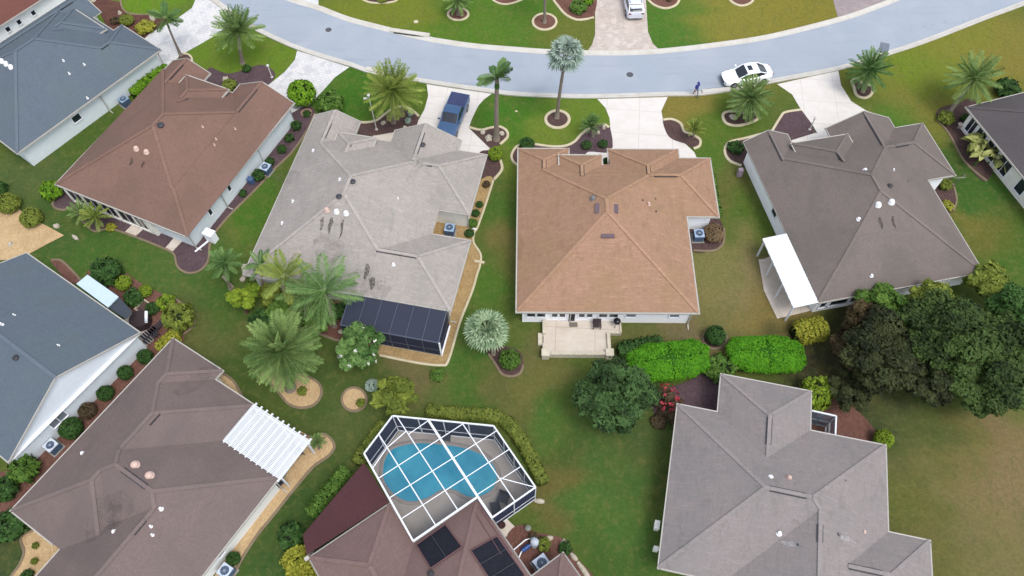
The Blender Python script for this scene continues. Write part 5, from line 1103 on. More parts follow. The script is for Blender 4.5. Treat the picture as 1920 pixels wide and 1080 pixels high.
b_ = MB(); a = J_.at(899, 952); c_ = J_.at(960, 1040); b_.bar((a[0], a[1], a[2] + .06), (c_[0], c_[1], c_[2] + .06), .06, .06); a = J_.at(890, 960); c_ = J_.at(940, 1040); b_.bar((a[0], a[1], a[2] + .06), (c_[0], c_[1], c_[2] + .06), .05, .05); b_.build('supply_pipe', plain('maroon_pipe', C(120, 84, 88), .5), J_.roof)
J_.capvent(808, 1076, .22, DARK)
# ------------------------------------------------------------------ pale canopy and screen porch of the gabled house
def quad_box(pts, z, th, mat, name, parent, z2=None):
    w = [P(x, y, z) for x, y in pts]; b_ = MB(); o = parent.location if parent else Vector((0, 0, 0)); a = parent.rotation_euler[2] if parent else 0; M_ = Matrix.Rotation(-a, 3, 'Z'); top = [M_ @ (p - Vector((o.x, o.y, 0))) for p in w]; n_ = len(top)
    b_.poly([tuple(p) for p in top]); b_.poly([(p.x, p.y, p.z - th) for p in top][::-1])
    for i in range(n_):
        p, q = top[i], top[(i + 1) % n_]; b_.poly([tuple(p), tuple(q), (q.x, q.y, q.z - th), (p.x, p.y, p.z - th)])
    return b_.build(name, mat, parent)
quad_box([(143, 532), (164, 515), (222, 556), (202, 576)], 2.45, .12, plain('pale_blue_metal', C(212, 232, 248, 1.6), .4, .04), 'porch_canopy', H_.t)
quad_box([(203, 577), (223, 557), (248, 584), (236, 598)], 2.2, .06, screen('porch_screen', (.05, .06, .075), .9), 'porch_screen_roof', H_.t)
w = P(242, 588, 0); q = MB(); 
# hot tub, barbecue, planter
w = P(268, 606); ht = empty('hot_tub', (w.x, w.y, .05), R(-35), 'round dark hot tub with white cover roll on the pebble patio', 'hot tub')
q = MB(); q.lathe((0, 0, 0), [(.78, 0), (.8, .7), (.76, .78), (.6, .78)], 22); q.build('shell', plain('brown_cabinet', C(66, 52, 54), .6), ht); q = MB(); q.lathe((0, 0, .7), [(.6, .05), (.01, .055)], 22); q.build('cover', plain('dark_cover', C(40, 34, 40), .5), ht)
q = MB(); q.tube([(.1, .75, .85), (.82, .1, .85)], .12, 10); q.build('cover_roll', WHITE, ht, smooth=True)
w = P(274, 581); pb = empty('planter_box', (w.x, w.y, .05), R(-35), 'square stone planter with dark soil on the pebble patio corner', 'planter'); q = MB()
for i, j, a, b2 in ((0, .5, 1.1, .12), (0, -.5, 1.1, .12), (.5, 0, .12, .88), (-.5, 0, .12, .88)): q.box((i, j, .22), (a, b2, .44))
q.build('rim', plain('stone_rim', C(206, 190, 168), .9, .1), pb); q = MB(); q.box((0, 0, .15), (.88, .88, .3)); q.build('soil', MULCH, pb)
for k, (x, y) in enumerate(((283, 627), (297, 618), (288, 636))):
    w = P(x, y); t = empty('patio_lounger', (w.x, w.y, .05), R(-38), ('black slatted lounger nearest the hot tub', 'black slatted lounger at the outer corner of the pebble patio', 'black slatted lounger nearest the gable wall')[k], 'lounger', 'black loungers on the pebble patio'); q = MB()
    for i in range(6): q.box((0, -.6 + i * .22, .36), (.55, .15, .04))
    q.build('seat', plain('black_slats', (.02, .02, .028), .5), t)
    for i, j in ((-1, -1), (1, -1), (-1, 1), (1, 1)): q = MB(); q.box((i * .24, j * .55, .17), (.05, .05, .34)); q.build('leg', DARK, t)
# ------------------------------------------------------------------ terrace of the tan roofed house
tb = empty('terrace', (E_.O)[:], E_.a, 'raised cream terrace with low block wall behind the tan roofed house', 'terrace')
BLK = plain('cream_block', C(232, 222, 200), .9, .12, 3); q = MB(); q.box((4.65, -1.05, .15), (5.1, 2.9, .3)); q.box((7.7, -.12, .15), (1.0, 1.1, .3)); q.build('slab', CONC2, tb)
q = MB(); q.box((2.16, -.25, .28), (.26, 1.2, .56)); q.box((2.16, -2.05, .28), (.26, .7, .56)); q.box((4.7, -2.58, .28), (4.7, .26, .56)); q.box((7.2, -1.7, .28), (.26, 1.9, .56)); q.box((8.2, -.15, .2), (.13, 1.1, .4)); q.box((7.75, -.68, .2), (.95, .13, .4))
r_ = random.Random(3)
for i in range(19): q.box((2.55 + i * .235, -2.58 + r_.uniform(-.02, .02), .58), (.2, .28 + r_.uniform(-.03, .03), .07), r_.uniform(-.05, .05))
q.build('low_wall', BLK, tb)
for u, v in ((2.24, -2.6), (7.2, -2.55)): q = MB(); q.box((u, v, .34), (.55, .55, .68)); q.box((u, v, .71), (.62, .62, .07)); q.build('pillar', BLK, tb)
q = MB(); q.box((1.85, -1.2, .12), (.36, 1.05, .24)); q.build('step', BLK, tb)
w = P(1075, 609, .3); q = MB(); q.box((w.x, w.y, .32), (.65, .4, .03)); tag(q.build('door_mat', plain('grey_mat', C(140, 130, 120), .9)), 'small grey brown mat on the terrace outside the rear door', 'mat')
w = P(1119, 609, .5); gt = empty('patio_heater_cover', (w.x, w.y, .3), E_.a, 'dark square slatted table against the rear wall of the terrace', 'table'); gt.name = 'slatted_table'; q = MB()
for i in range(7): q.box((0, -.34 + i * .115, .48), (.66, .085, .04))
q.build('tabletop', plain('dark_plum_slats', C(60, 46, 56), .5), gt)
for i, j in ((-1, -1), (1, -1), (-1, 1), (1, 1)): q = MB(); q.box((i * .28, j * .3, .23), (.05, .05, .46)); q.build('leg', DARK, gt)
w = P(1156, 607, .6); kt = empty('kettle_grill', (w.x, w.y, .3), 0, 'round black kettle grill at the right corner of the terrace', 'grill'); q = MB(); q.lathe((0, 0, .5), [(.08, 0), (.24, .08), (.3, .22), (.3, .26), (.22, .38), (.04, .44)], 16); q.build('bowl', plain('black_enamel', (.01, .01, .014), .25), kt, smooth=True)
for a in range(3): q = MB(); q.bar((.12 * math.cos(a * 2.1), .12 * math.sin(a * 2.1), .55), (.28 * math.cos(a * 2.1), .28 * math.sin(a * 2.1), 0), .03, .03); q.build('leg', DARK, kt)
# ------------------------------------------------------------------ glazed porch by the mauve roof
gp = empty('porch_enclosure', K_.O, K_.a, 'small white framed glazed porch in the notch of the mauve grey roof', 'porch'); q = MB()
for a, b2 in (((9.45, 1.65), (11.15, 1.6)), ((11.15, 1.6), (11.1, .15))):
    for z in (2.25, .9, .1): q.bar((*a, z), (*b2, z), .1, .1)
for p in ((9.5, 1.65), (11.15, 1.6), (11.1, .2), (10.3, 1.62)): q.bar((*p, 0), (*p, 2.25), .09, .09)
q.build('frame', LATT, gp); q = MB(); q.poly([(9.4, 1.6, .1), (11.1, 1.55, .1), (11.1, 1.55, 2.2), (9.4, 1.6, 2.2)]); q.poly([(11.1, 1.55, .1), (11.06, .2, .1), (11.06, .2, 2.2), (11.1, 1.55, 2.2)]); q.build('screen', screen('blue_grey_screen', C(110, 130, 150), .7), gp)
q = MB(); q.poly([(9.35, .1, .06), (11.1, .1, .06), (11.1, 1.6, .06), (9.35, 1.6, .06)]); q.build('floor_slab', CONC3, gp)
# ------------------------------------------------------------------ air conditioners
def ac(x, y, rz, label, top=(150, 172, 196), body=(88, 108, 136), sz=.82, pad=True):
    w = P(x, y, .75); t = empty('air_conditioner', (w.x, w.y, 0), R(rz), label, 'air conditioner', 'air conditioners beside the houses'); q = MB(); q.box((0, 0, .42), (sz * .94, sz * .94, .72))
    for k in range(8): q.box((0, 0, .12 + k * .085), (sz * .97, sz * .97, .018))
    q.build('cabinet', plain('ac_blue_grey' + str(body[0]), C(*body), .5), t); q = MB(); q.box((0, 0, .8), (sz, sz, .06)); q.build('top_cover', plain('ac_top%d' % top[0], C(*top, 1.5), .4), t)
    q = MB(); q.lathe((0, 0, .83), [(sz * .36, .0), (sz * .36, .02), (.01, .022)], 20); f_ = q.build('fan_grille', plain('ac_grille', C(60, 84, 116), .4), t); q = MB()
    for k in range(6): q.tube([(math.cos(k * math.pi / 6) * sz * .35, math.sin(k * math.pi / 6) * sz * .35, .87), (-math.cos(k * math.pi / 6) * sz * .35, -math.sin(k * math.pi / 6) * sz * .35, .87)], .012, 5)
    q.tube([(sz * .08, 0, .86), (-sz * .08, 0, .86)], .07, 8); q.build('guard', plain('ac_guard', C(170, 184, 204), .4), f_)
    if pad: q = MB(); q.box((0, 0, .04), (sz * 1.25, sz * 1.25, .08)); q.build('pad', CONC3, t)
    return t
ac(231, 186, 50, 'air conditioner between the slate roofed house and the brown roof'); ac(497, 313, -25, 'pale topped air conditioner in the side mulch of the brown roofed house', (196, 212, 232))
ac(843, 427, -10, 'air conditioner in the gravel notch of the light grey roof', (168, 196, 226)); ac(1311, 438, 0, 'air conditioner beside the dry brown ball shrub', (176, 196, 226))
ac(95, 835, 56, 'white topped air conditioner against the tall gable wall', (222, 230, 242)); ac(422, 1070, -32, 'air conditioner at the bottom edge below the long brown roof', (210, 222, 240)); ac(1016, 1056, -55, 'square air conditioner in the dark red mulch by the pool house', (210, 222, 240), sz=.95)
w = P(470, 338, .4); q = MB(); q.box((w.x, w.y, .3), (.5, .4, .6), -.4); q.box((w.x, w.y, .62), (.54, .44, .06), -.4); tag(q.build('utility_box', plain('blue_box', C(88, 116, 160), .5)), 'small blue utility box below the air conditioner by the brown roofed house', 'box')
w = P(391, 436, 1.1); q = MB(); q.box((w.x, w.y, .55), (.85, .6, 1.1), R(-25)); q.box((w.x, w.y, 1.12), (.95, .7, .06), R(-25)); q.box((w.x, w.y, 1.16), (.3, .2, .05), R(-25)); tag(q.build('storage_box', WHITE), 'white storage box against the rear corner of the brown roofed house', 'box')
w = P(380, 464); q = MB(); q.bar((w.x - .5, w.y - .5, .12), (w.x + .4, w.y + .55, .12), .12, .1); tag(q.build('downspout_extension', WHITE), 'white drain pipe lying on the mulch by the storage box', 'pipe')
# pool equipment
w = P(985, 1030); pe = empty('pool_pump', (w.x, w.y, 0), R(-55), 'blue and white pool pump set beside the rosy roof', 'pump'); q = MB(); q.tube([(0, -.3, .3), (0, .35, .3)], .16, 12); q.build('motor', plain('pump_blue', C(46, 92, 170), .4), pe); q = MB(); q.lathe((.1, .7, 0), [(.3, 0), (.3, .8), (.22, .95), (.02, 1.0)], 14); q.build('filter_tank', plain('pale_plastic', C(206, 214, 228, 1.6), .4), pe, smooth=True)
q = MB(); q.tube([(0, .3, .3), (.1, .6, .5), (-.2, .9, .5), (-.4, .3, .6), (-.4, -.6, .3), (-.3, -1.0, .3)], .045, 8); q.tube([(.35, -.9, .25), (.1, -.5, .3), (0, -.3, .3)], .045, 8); q.build('pipework', WHITE, pe)
q = MB(); q.tube([(.1, -.95, .22), (.35, -1.25, .22)], .2, 12); q.build('heater', plain('grey_blue', C(120, 134, 160), .4), pe)
w = P(941, 986, .1); q = MB(); q.lathe((w.x, w.y, .05), [(.2, 0), (.26, .28), (.27, .32), (.2, .33), (.19, .26), (.01, .25)], 14); tag(q.build('plant_pot', plain('maroon_glaze', C(74, 40, 42), .4)), 'round maroon pot on the pale slab beside the cage door', 'pot')
# ------------------------------------------------------------------ lamps, boxes and small garden things
def lamp(bx, by, tx, ty, label, two=True, col=C(236, 232, 226)):
    h = solve_h(bx, by, tx, ty); b = P(bx, by); t = empty('lamp_post', b, 0, label, 'lamp post'); m_ = plain('cream_post', col, .5, .05); q = MB(); q.tube([(0, 0, 0), (0, 0, .15), (0, 0, h - .25)], [.09, .055, .045], 10); q.lathe((0, 0, 0), [(.14, 0), (.14, .06), (.08, .12), (.06, .12)], 12); q.build('post', m_, t)
    q = MB(); q.lathe((0, 0, h - .28), [(.06, 0), (.13, .22), (.15, .24), (.05, .36), (.01, .42)], 8); q.build('lantern', plain('lantern_white', C(240, 240, 240), .3), t)
    if two: q = MB(); q.tube([(0, 0, h - .5), (-.28, -.02, h - .42)], .025, 6); q.box((-.32, -.02, h - .42), (.34, .22, .05)); q.build('sign_bracket', m_, t)
lamp(706, 243, 687, 179, 'white lamp post in the bed left of the big yellow green palm'); lamp(510, 145, 502, 122, 'short white lamp post in the purple mulch by the pavers', False); lamp(1518, 243, 1526, 219, 'white lamp post beside the triangular purple bed', False)
def boulder(x, y, r, h, label, mat=ROCKW, name='boulder', sq=.8):
    w = P(x, y); bm = bmesh.new(); bmesh.ops.create_icosphere(bm, subdivisions=2, radius=1); k = rnd.random() * 9
    for v in bm.verts: s_ = 1 + .18 * math.sin(v.co.x * 4 + k) * math.cos(v.co.y * 5 + k) + .1 * math.sin(v.co.z * 7 + k); v.co = Vector((v.co.x * r * s_, v.co.y * r * sq * s_, max(v.co.z * h * s_, -.05)))
    me = bpy.data.meshes.new(name); bm.to_mesh(me); bm.free(); me.materials.append(mat); o = bpy.data.objects.new(name, me); COL.objects.link(o); o.location = (w.x, w.y, 0); o.rotation_euler = (0, 0, k); return tag(o, label, 'rock')
for a in [(424,152,.42,.5,'largest pale boulder in the purple mulch bed'), (286,36,.35,.4,'cream boulder at the right end of the red mulch bed'), (225,25,.25,.3,'cream rock on the left of the red mulch bed'), (175,2,.3,.35,'pale rock at the top edge above the slate roof'), (719,231,.28,.25,'pinkish rock right of the lamp post in the palm bed'), (760,241,.32,.22,'grey rock at the tip of the palm bed'), (905,249,.3,.25,'pale rock left of the royal palm trunk'), (917,259,.42,.3,'largest tan rock in the royal palm bed'), (941,251,.3,.22,'pale rock right of the royal palm trunk'), (1374,220,.4,.25,'pinkish rock in the kidney shaped bed'), (1132,240,.22,.3,'white rock at the tip of the small palm bed'), (1122,249,.2,.2,'small cream rock beside the small palm'), (1077,9,.45,.4,'white boulder among the shrubs by the pink pavers'), (464,508,.6,.7,'large white rock cluster at the roof corner'), (456,524,.3,.35,'small white rock below the large white rock cluster'), (478,518,.4,.4,'white rock right of the large white rock cluster'), (21,459,.3,.25,'pale rock beside the white patio corner'), (107,425,.28,.35,'round pale stone at the edge of the tan gravel'), (1005,1016,.4,.2,'first pale edging stone left of the olive ball'), (1057,1020,.32,.2,'short pale edging stone right of the olive ball'), (640,622,.3,.2,'pinkish rock in the orange mulch')]: boulder(*a)
def estone(p, q, label, wd=.26):
    a, b2 = P(*p), P(*q); m_ = MB(); c = (a + b2) / 2; n_ = 6; pts = [a.lerp(b2, i / n_) - c for i in range(n_ + 1)]
    for i, v in enumerate(pts): v.z = .06
    m_.tube(pts, [wd * (.35 + .65 * math.sin(math.pi * (i + .6) / (n_ + 1.2))) * .6 for i in range(n_ + 1)], 8); o = m_.build('edging_stone', ROCKW, smooth=True); o.location = (c.x, c.y, 0); tag(o, label, 'edging stone', 'edging stones round the red mulch')
estone((1020, 1012), (1037, 1008), 'long pale edging stone above the olive ball', .34); estone((1070, 1038), (1082, 1052), 'short edging stone right of the small rosy roof', .3); estone((1083, 1054), (1108, 1090), 'longest edging stone at the bottom edge', .34); estone((1002, 939), (1021, 941), 'pale splash stone at the cage corner', .34); estone((137, 442), (147, 450), 'pale post stub lying on the lawn behind the brown roof', .3)
w = P(899, 492); q = MB(); q.box((w.x, w.y, .08), (.85, .22, .14), R(-12)); tag(q.build('splash_block', EDGE), 'white splash block across the gravel strip', 'block')
w = P(887, 433); q = MB(); pts = [P(868, 404), P(871, 421), P(882, 427), P(893, 432)]
for p_, q_ in zip(pts, pts[1:]): q.bar((p_.x, p_.y, .08), (q_.x, q_.y, .08), .13, .12)
tag(q.build('drain_pipe', WHITE), 'white drain pipe crossing the gravel strip by the notch', 'pipe')
pts = [P(395, 518), P(438, 545)]; q = MB(); q.bar((pts[0].x, pts[0].y, .1), (pts[1].x, pts[1].y, .1), .2, .15)
w1, w2 = P(419, 520), P(438, 541); q = MB(); q.tube([(w1.x, w1.y, .12), ((w1.x + w2.x) / 2, (w1.y + w2.y) / 2, .13), (w2.x, w2.y, .12)], [.12, .1, .13], 8); tag(q.build('log', plain('pale_log', C(176, 160, 138), .9, .2, 6)), 'pale log lying on the lawn beside the lime green tree', 'log')
w = P(1357, 1070)
def disc(x, y, r, label, name='manhole_cover', mat=None, cat='manhole cover', z=.012, sq=False):
    w = P(x, y); q = MB()
    if sq: q.box((w.x, w.y, z), (r * 2, r * 3.4, .012), R(-20))
    else: q.lathe((w.x, w.y, z - .006), [(r, 0), (r, .012), (r * .8, .014), (r * .78, .01), (.01, .01)], 20)
    return tag(q.build(name, mat or plain('iron_cover', C(96, 98, 104), .7)), label, cat)
disc(616, 56, .32, 'dark manhole cover in the left half of the road'); disc(1181, 140, .34, 'dark manhole cover in the middle of the road below the silver car'); disc(1658, 90, .45, 'rectangular dark patch in the road near the right kerb', 'road_patch', plain('patch_asphalt', C(132, 140, 152), .9), 'road patch', sq=True)
for (x, y), lb in (((780, 41), 'pale square cover in the lawn across the road'), ((968, 209), 'small white round cap in the lawn beside the royal palm')): disc(x, y, .25 if x == 780 else .12, lb, 'utility_cover', EDGE, 'cover', .03)
def inlet(p, q, label, lip):
    a, b2 = P(*p), P(*q); d = (b2 - a).normalized(); n_ = Vector((-d.y, d.x, 0)) * lip; c = (a + b2) / 2; rz = math.atan2(d.y, d.x); t = empty('storm_inlet', c, rz, label, 'storm drain'); ln_ = (b2 - a).length; m_ = MB(); m_.box((0, .22 * lip, .1), (ln_ + .5, .5, .16)); m_.build('hood', KERB, t); m_ = MB(); m_.box((0, -.06 * lip, .07), (ln_ * .9, .12, .08)); m_.build('opening', BLACK, t)
inlet((736, 61), (800, 70), 'long storm inlet in the upper kerb above the truck driveway', 1); inlet((693, 128), (712, 132), 'short storm inlet in the lower kerb by the green lawn', -1); inlet((1320, 170), (1364, 166), 'storm inlet in the kerb beside the walking person and sedan', -1)
# satellite dish, mailbox-like bits
w = P(1786, 352); t = empty('satellite_dish', w, R(20), 'pale oval satellite dish on a pole by the taupe house', 'satellite dish'); q = MB(); q.tube([(0, 0, 0), (0, 0, 1.1)], .035, 8); q.build('mast', PIPE, t); q = MB()
q.lathe((0, 0, 0), [(.42, .1), (.3, .04), (.15, .01), (.01, 0)], 18); o = q.build('dish', plain('cream_dish', C(226, 232, 196), .4), t, smooth=True); o.location = (0, 0, 1.3); o.rotation_euler = (R(-50), R(35), 0); o.scale = (.7, 1.3, 1); q = MB(); q.tube([(0, 0, 1.15), (.5, .1, 1.35)], .02, 6); q.box((.52, .1, 1.36), (.12, .1, .1)); q.build('receiver', PIPE, t)
w = P(1797, 240); q = MB(); q.lathe((w.x, w.y, 0), [(.12, 0), (.1, .3), (.22, .4), (.25, .5), (.1, .55), (.01, .56)], 12); tag(q.build('garden_ornament', plain('pale_ceramic', C(226, 208, 206), .4)), 'small pale pedestal ornament in the shaded bed', 'ornament')
for (x, y), lb in (((1231, 986), 'white meter box on the left wall of the mauve roofed house'), ((1229, 1030), 'small white tap box lower on the left wall of the mauve roofed house')):
    w = P(x, y, 1.0); q = MB(); q.box((w.x, w.y, 1.0), (.3, .55 if y < 1000 else .25, .6), K_.a); q.box((w.x, w.y, 1.33), (.34, .6 if y < 1000 else .3, .05), K_.a); tag(q.build('meter_box', WALLC), lb, 'box')
w = P(1388, 322, .6); q = MB(); q.box((w.x, w.y, .5), (.4, .35, .9), R(10)); tag(q.build('meter_box', plain('mauve_plastic', C(190, 170, 186), .6)), 'small mauve meter box by the left wall of the taupe roofed house', 'box')
w = P(990, 994); q = MB(); q.lathe((w.x, w.y, 0), [(.06, 0), (.05, .5), (.18, .55), (.2, .62), (.02, .7)], 10); tag(q.build('bird_bath', plain('grey_stone', C(150, 158, 150), .8)), 'small grey bird bath at the tip of the dark red mulch', 'bird bath')
w = P(575, 213); tr_ = MB(); tr_.lathe((w.x, w.y, 0), [(.55, .02), (.55, .14), (.36, .14), (.36, .05)], 18); tag(tr_.build('tree_ring', plain('clay_ring', C(170, 138, 122), .9)), 'round clay tree ring at the garage corner of the brown roofed house', 'tree ring')
w = P(770, 214); 
# ------------------------------------------------------------------ vehicles
def loft(mb, st, ring, mi=0, close=True):
    rs = []
    for s_ in st:
        k = len(mb.v); pts = ring(s_)
        for p in pts: mb.v.append((s_[0], p[0], p[1]))
        rs.append((k, len(pts)))
    for (a, n_), (b, _) in zip(rs, rs[1:]):
        for i in range(n_ - 1): mb.f.append((a + i, a + i + 1, b + i + 1, b + i)); mb.m.append(mi)
    for a, n_ in (rs[0], rs[-1]): mb.f.append(tuple(a + i for i in range(n_))); mb.m.append(mi)
def half(h): return [(-y, z) for y, z in reversed(h)] + h
def wheel(t, x, y, r=.34, w=.22):
    wh = empty('wheel', (x, y, r)); wh.parent = t; q = MB(); q.tube([(0, -w / 2, 0), (0, w / 2, 0)], r, 20); q.build('tyre', BLACK, wh, smooth=False); q = MB(); q.tube([(0, -w / 2 - .01, 0), (0, w / 2 + .01, 0)], r * .64, 16); q.build('rim', plain('alloy', C(150, 154, 160), .3, .05), wh)
def car(px, py, rz, label, paint, kind, name='parked_car'):
    w = P(px, py, .6); t = empty(name, (w.x, w.y, .005), R(rz), label, 'car' if kind != 'pickup' else 'pickup truck'); b = MB()
    # stations: x (front +), half width, shoulder z, bottom z
    prof = {'sedan': (2.42, [(2.42, .55, .55, .35), (2.3, .78, .66, .24), (1.9, .89, .74, .2), (1.2, .92, .84, .18), (.6, .92, .9, .18), (-.9, .93, .93, .18), (-1.7, .91, .95, .2), (-2.15, .84, .95, .25), (-2.38, .66, .88, .36), (-2.42, .5, .7, .4)]),
            'suv': (2.3, [(2.3, .6, .7, .35), (2.2, .82, .85, .26), (1.7, .91, .98, .22), (1.0, .93, 1.02, .2), (-1.6, .93, 1.06, .2), (-2.1, .88, 1.06, .26), (-2.28, .78, 1.0, .36), (-2.32, .6, .8, .4)]),
            'pickup': (2.65, [(2.65, .62, .7, .4), (2.55, .86, .95, .32), (2.0, .94, 1.06, .28), (1.3, .95, 1.1, .26), (-.3, .95, 1.12, .26), (-.9, .95, 1.12, .3), (-2.5, .94, 1.1, .34), (-2.62, .9, 1.08, .4)])}[kind][1]
    def ring(s_):
        _, hw, zs, zb = s_; return half([(hw * .45, zs + .03), (hw * .8, zs), (hw * .97, zs - .1), (hw, zs - .3 if zs - .3 > zb else (zs + zb) / 2), (hw * .98, zb + .08), (hw * .88, zb)])
    loft(b, prof, ring); b.build('body', paint, t, smooth=False)
    gh = {'sedan': ([(1.12, .62, .86), (.35, .70, 1.36), (-.2, .72, 1.43), (-1.0, .68, 1.38), (-1.85, .56, .97)], (.28, -.95)), 'suv': ([(1.0, .66, 1.0), (.35, .74, 1.5), (-.3, .76, 1.6), (-1.6, .72, 1.56), (-2.12, .66, 1.1)], (.32, -1.75)), 'pickup': ([(1.2, .70, 1.1), (.45, .76, 1.62), (-.1, .78, 1.68), (-.62, .76, 1.66), (-.88, .74, 1.12)], (.42, -.7))}[kind]
    g = MB(); zsh = {'sedan': .9, 'suv': 1.03, 'pickup': 1.1}[kind]
    def gr(s_):
        x, hw, z = s_; return half([(hw * .5, z), (hw * .96, z - .03), (min(hw * 1.14, .9), zsh - .02)])
    loft(g, gh[0], gr); g.build('windows', GLASS, t)
    r_ = MB(); x1, x0 = gh[1]; n_ = 9
    def roofz(x):
        s_ = gh[0]
        for a, c_ in zip(s_, s_[1:]):
            if a[0] >= x >= c_[0]: k = (a[0] - x) / (a[0] - c_[0]); return a[2] + (c_[2] - a[2]) * k, a[1] + (c_[1] - a[1]) * k
        return s_[-1][2], s_[-1][1]
    stn = []
    for i in range(n_):
        x = x1 + (x0 - x1) * i / (n_ - 1); z, hw = roofz(x); stn.append((x, hw, z))
    loft(r_, stn, lambda s_: half([(s_[1] * .5, s_[2] + .03), (s_[1] * .98, s_[2] + .005), (s_[1] * 1.03, s_[2] - .07)]))
    for sy in (-1, 1):
        for a, c_ in ((gh[0][0], stn[0]), (gh[0][-1], stn[-1])): r_.bar((a[0], sy * a[1] * 1.1, a[2] + .01), (c_[0], sy * c_[1] * .99, c_[2]), .09, .05)
        xm = -.25 if kind != 'pickup' else -.05; z, hw = roofz(xm); r_.bar((xm, sy * hw * 1.01, z - .04), (xm, sy * (min(hw * 1.14, .9) + .01), zsh), .07, .04)
    r_.build('roof', paint, t)
    for sy in (-1, 1):
        for x in ({'sedan': (1.5, -1.45), 'suv': (1.45, -1.4), 'pickup': (1.75, -1.7)}[kind]): wheel(t, x, sy * .84, .36 if kind != 'sedan' else .33)
        q = MB(); q.box((prof[1][0] + .02, sy * prof[1][1] * .78, prof[1][2] - .1), (.14, .3, .13)); q.build('headlight', plain('lens', C(190, 200, 214, 1.5), .15), t); q = MB(); q.box((prof[-2][0] + .02, sy * prof[-2][1] * .82, prof[-2][2] - .08), (.1, .26, .14)); q.build('tail_light', plain('red_lens', C(150, 30, 34), .2), t)
        q = MB(); q.box((gh[0][0][0] - .25, sy * 1.0, zsh + .08), (.12, .2, .12)); q.build('mirror', paint, t)
    q = MB(); q.box((prof[0][0] + .005, 0, prof[0][3] + .12), (.06, prof[0][1] * 1.7, .22)); q.build('grille', DARK, t)
    if kind == 'sedan': q = MB(); q.box((-.12, 0, 1.464), (.42, .62, .02), 0); q.build('sunroof', GLASS, t)
    if kind == 'suv':
        for sy in (-1, 1): q = MB(); q.bar((.1, sy * .6, 1.66), (-1.5, sy * .6, 1.63), .04, .04); q.build('roof_rail', PIPE, t)
        q = MB(); q.box((.05, 0, 1.61), (.55, .85, .015)); q.build('sunroof', plain('pale_glass', C(200, 216, 214), .2), t); q = MB(); q.box((-2.02, 0, 1.5), (.3, 1.2, .04)); q.build('spoiler', paint, t)
    if kind == 'pickup':
        q = MB(); q.box((-1.75, 0, 1.125), (1.62, 1.66, .05)); q.build('bed_cover', plain('navy_vinyl', C(66, 74, 116), .6), t)
        q = MB(); q.box((-1.75, .88, 1.13), (1.72, .08, .07)); q.box((-1.75, -.88, 1.13), (1.72, .08, .07)); q.box((-2.6, 0, 1.1), (.07, 1.8, .12)); q.build('bed_rail', paint, t)
    return t
def paintm(name, col, metal=.0, rough=.28):
    m, t, b = base(name, rough, .5); b.inputs['Base Color'].default_value = (*col, 1); b.inputs['Metallic'].default_value = metal; b.inputs['Coat Weight'].default_value = .5; b.inputs['Coat Roughness'].default_value = .1; return m
car(1400, 140, 190, 'white sedan with sunroof parked on the road near the kerb', paintm('white_car_paint', (.8, .82, .84)), 'sedan')
car(1187, 3, -90 - 178, 'silver car on the pink paver driveway at the top edge', paintm('silver_car_paint', (.62, .65, .74), .25), 'suv')
car(849, 220, -106, 'blue pickup truck parked on the white driveway', paintm('blue_car_paint', (.035, .085, .18), .2, .3), 'pickup', 'pickup_truck')
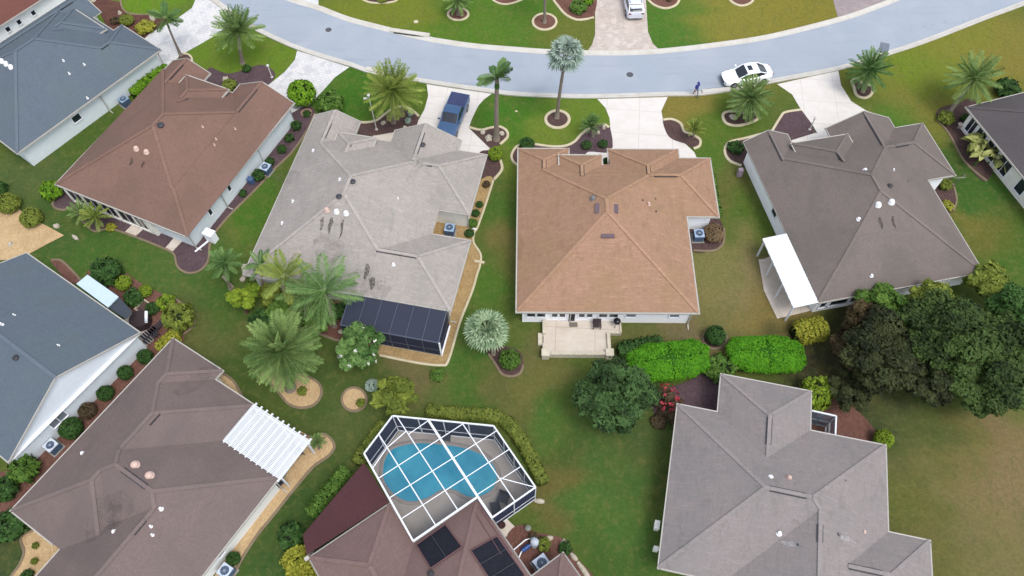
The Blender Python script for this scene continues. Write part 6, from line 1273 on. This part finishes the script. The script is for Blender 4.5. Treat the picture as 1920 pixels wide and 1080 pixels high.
# ------------------------------------------------------------------ person walking on the kerb
def person(px, py, rz, label):
    w = P(px, py); v = []; e = []; rad = []; seg = []
    def add(p, r, par=None):
        v.append(p); rad.append(r); i = len(v) - 1
        if par is not None: e.append((par, i))
        return i
    pel = add((0, 0, .93), .15); wa = add((0, .01, 1.06), .135, pel); ch = add((0, 0, 1.28), .165, wa); nk0 = add((0, -.01, 1.43), .09, ch); nk = add((0, 0, 1.5), .055, nk0); hd = add((.0, .02, 1.6), .09, nk); add((0, .02, 1.7), .085, hd)
    for s_, st in ((-1, .26), (1, -.24)):
        hp = add((s_ * .1, 0, .88), .105, pel); kn = add((s_ * .11, st * .55 + .03, .5), .068, hp); an = add((s_ * .11, st, .1), .045, kn); add((s_ * .12, st + .15, .045), .035, an)
        sh = add((s_ * .2, 0, 1.4), .07, ch); el = add((s_ * .27, -st * .4, 1.14), .046, sh); wr = add((s_ * .28, -st * .9 + .05, .92), .03, el); pm = add((s_ * .28, -st * 1.0 + .07, .86), .036, wr)
        for k in range(4): f1 = add((s_ * .28 + (k - 1.5) * .017, -st * 1.05 + .08, .81 - .004 * abs(k - 1.5)), .0095, pm); add((s_ * .28 + (k - 1.5) * .018, -st * 1.05 + .095, .765 + .006 * abs(k - 1.4)), .008, f1)
        th = add((s_ * .28 - s_ * .035, -st * .98 + .1, .85), .01, wr); add((s_ * .28 - s_ * .04, -st * .98 + .12, .815), .0085, th)
    me = bpy.data.meshes.new('person'); me.from_pydata(v, e, []); o = bpy.data.objects.new('tmp', me); COL.objects.link(o); o.modifiers.new('s', 'SKIN')
    for i, sv in enumerate(me.skin_vertices[0].data): sv.radius = (rad[i], rad[i] * (.78 if i in (0, 1, 2, 3) else 1)); sv.use_root = i == 0
    sb = o.modifiers.new('u', 'SUBSURF'); sb.levels = sb.render_levels = 2; dg = bpy.context.evaluated_depsgraph_get(); m2 = bpy.data.meshes.new_from_object(o.evaluated_get(dg)); bpy.data.objects.remove(o)
    m2.materials.clear()
    for mm in (plain('skin', C(196, 146, 120), .6, .03), plain('blue_shirt', C(72, 84, 176), .8), plain('grey_trousers', C(150, 150, 166), .8), DARK): m2.materials.append(mm)
    for p_ in m2.polygons:
        c = p_.center; p_.material_index = 1 if (1.0 < c.z < 1.46 and (abs(c.x) < .24 or c.z > 1.15)) else (2 if .12 < c.z <= 1.0 and abs(c.x) < .235 else (3 if c.z <= .12 else 0)); p_.use_smooth = True
    b = bpy.data.objects.new('person', m2); COL.objects.link(b); b.location = (w.x, w.y, .03); b.rotation_euler = (0, 0, R(rz)); tag(b, label, 'person')
    q = MB(); q.lathe((0, .02, 1.66), [(.115, 0), (.12, .06), (.09, .12), (.01, .14)], 14); q.box((0, .15, 1.67), (.16, .12, .02)); q.build('cap', plain('navy_cap', C(60, 70, 160), .8), b)
    q = MB(); q.lathe((0, .115, 1.585), [(.016, -.02), (.02, 0), (.008, .03)], 6)
    for sx in (-1, 1): q.lathe((sx * .036, .1, 1.625), [(.012, -.006), (.012, .006)], 6, 1); q.lathe((sx * .092, .015, 1.6), [(.016, -.025), (.02, 0), (.012, .03)], 6)
    q.box((0, .105, 1.548), (.05, .012, .01), 0, 2); q.build('face', [plain('skin', C(196, 146, 120), .6, .03), BLACK, plain('lips', C(150, 80, 76), .6)], b)
person(1303, 180, 200, 'person in a blue shirt and cap walking along the kerb')
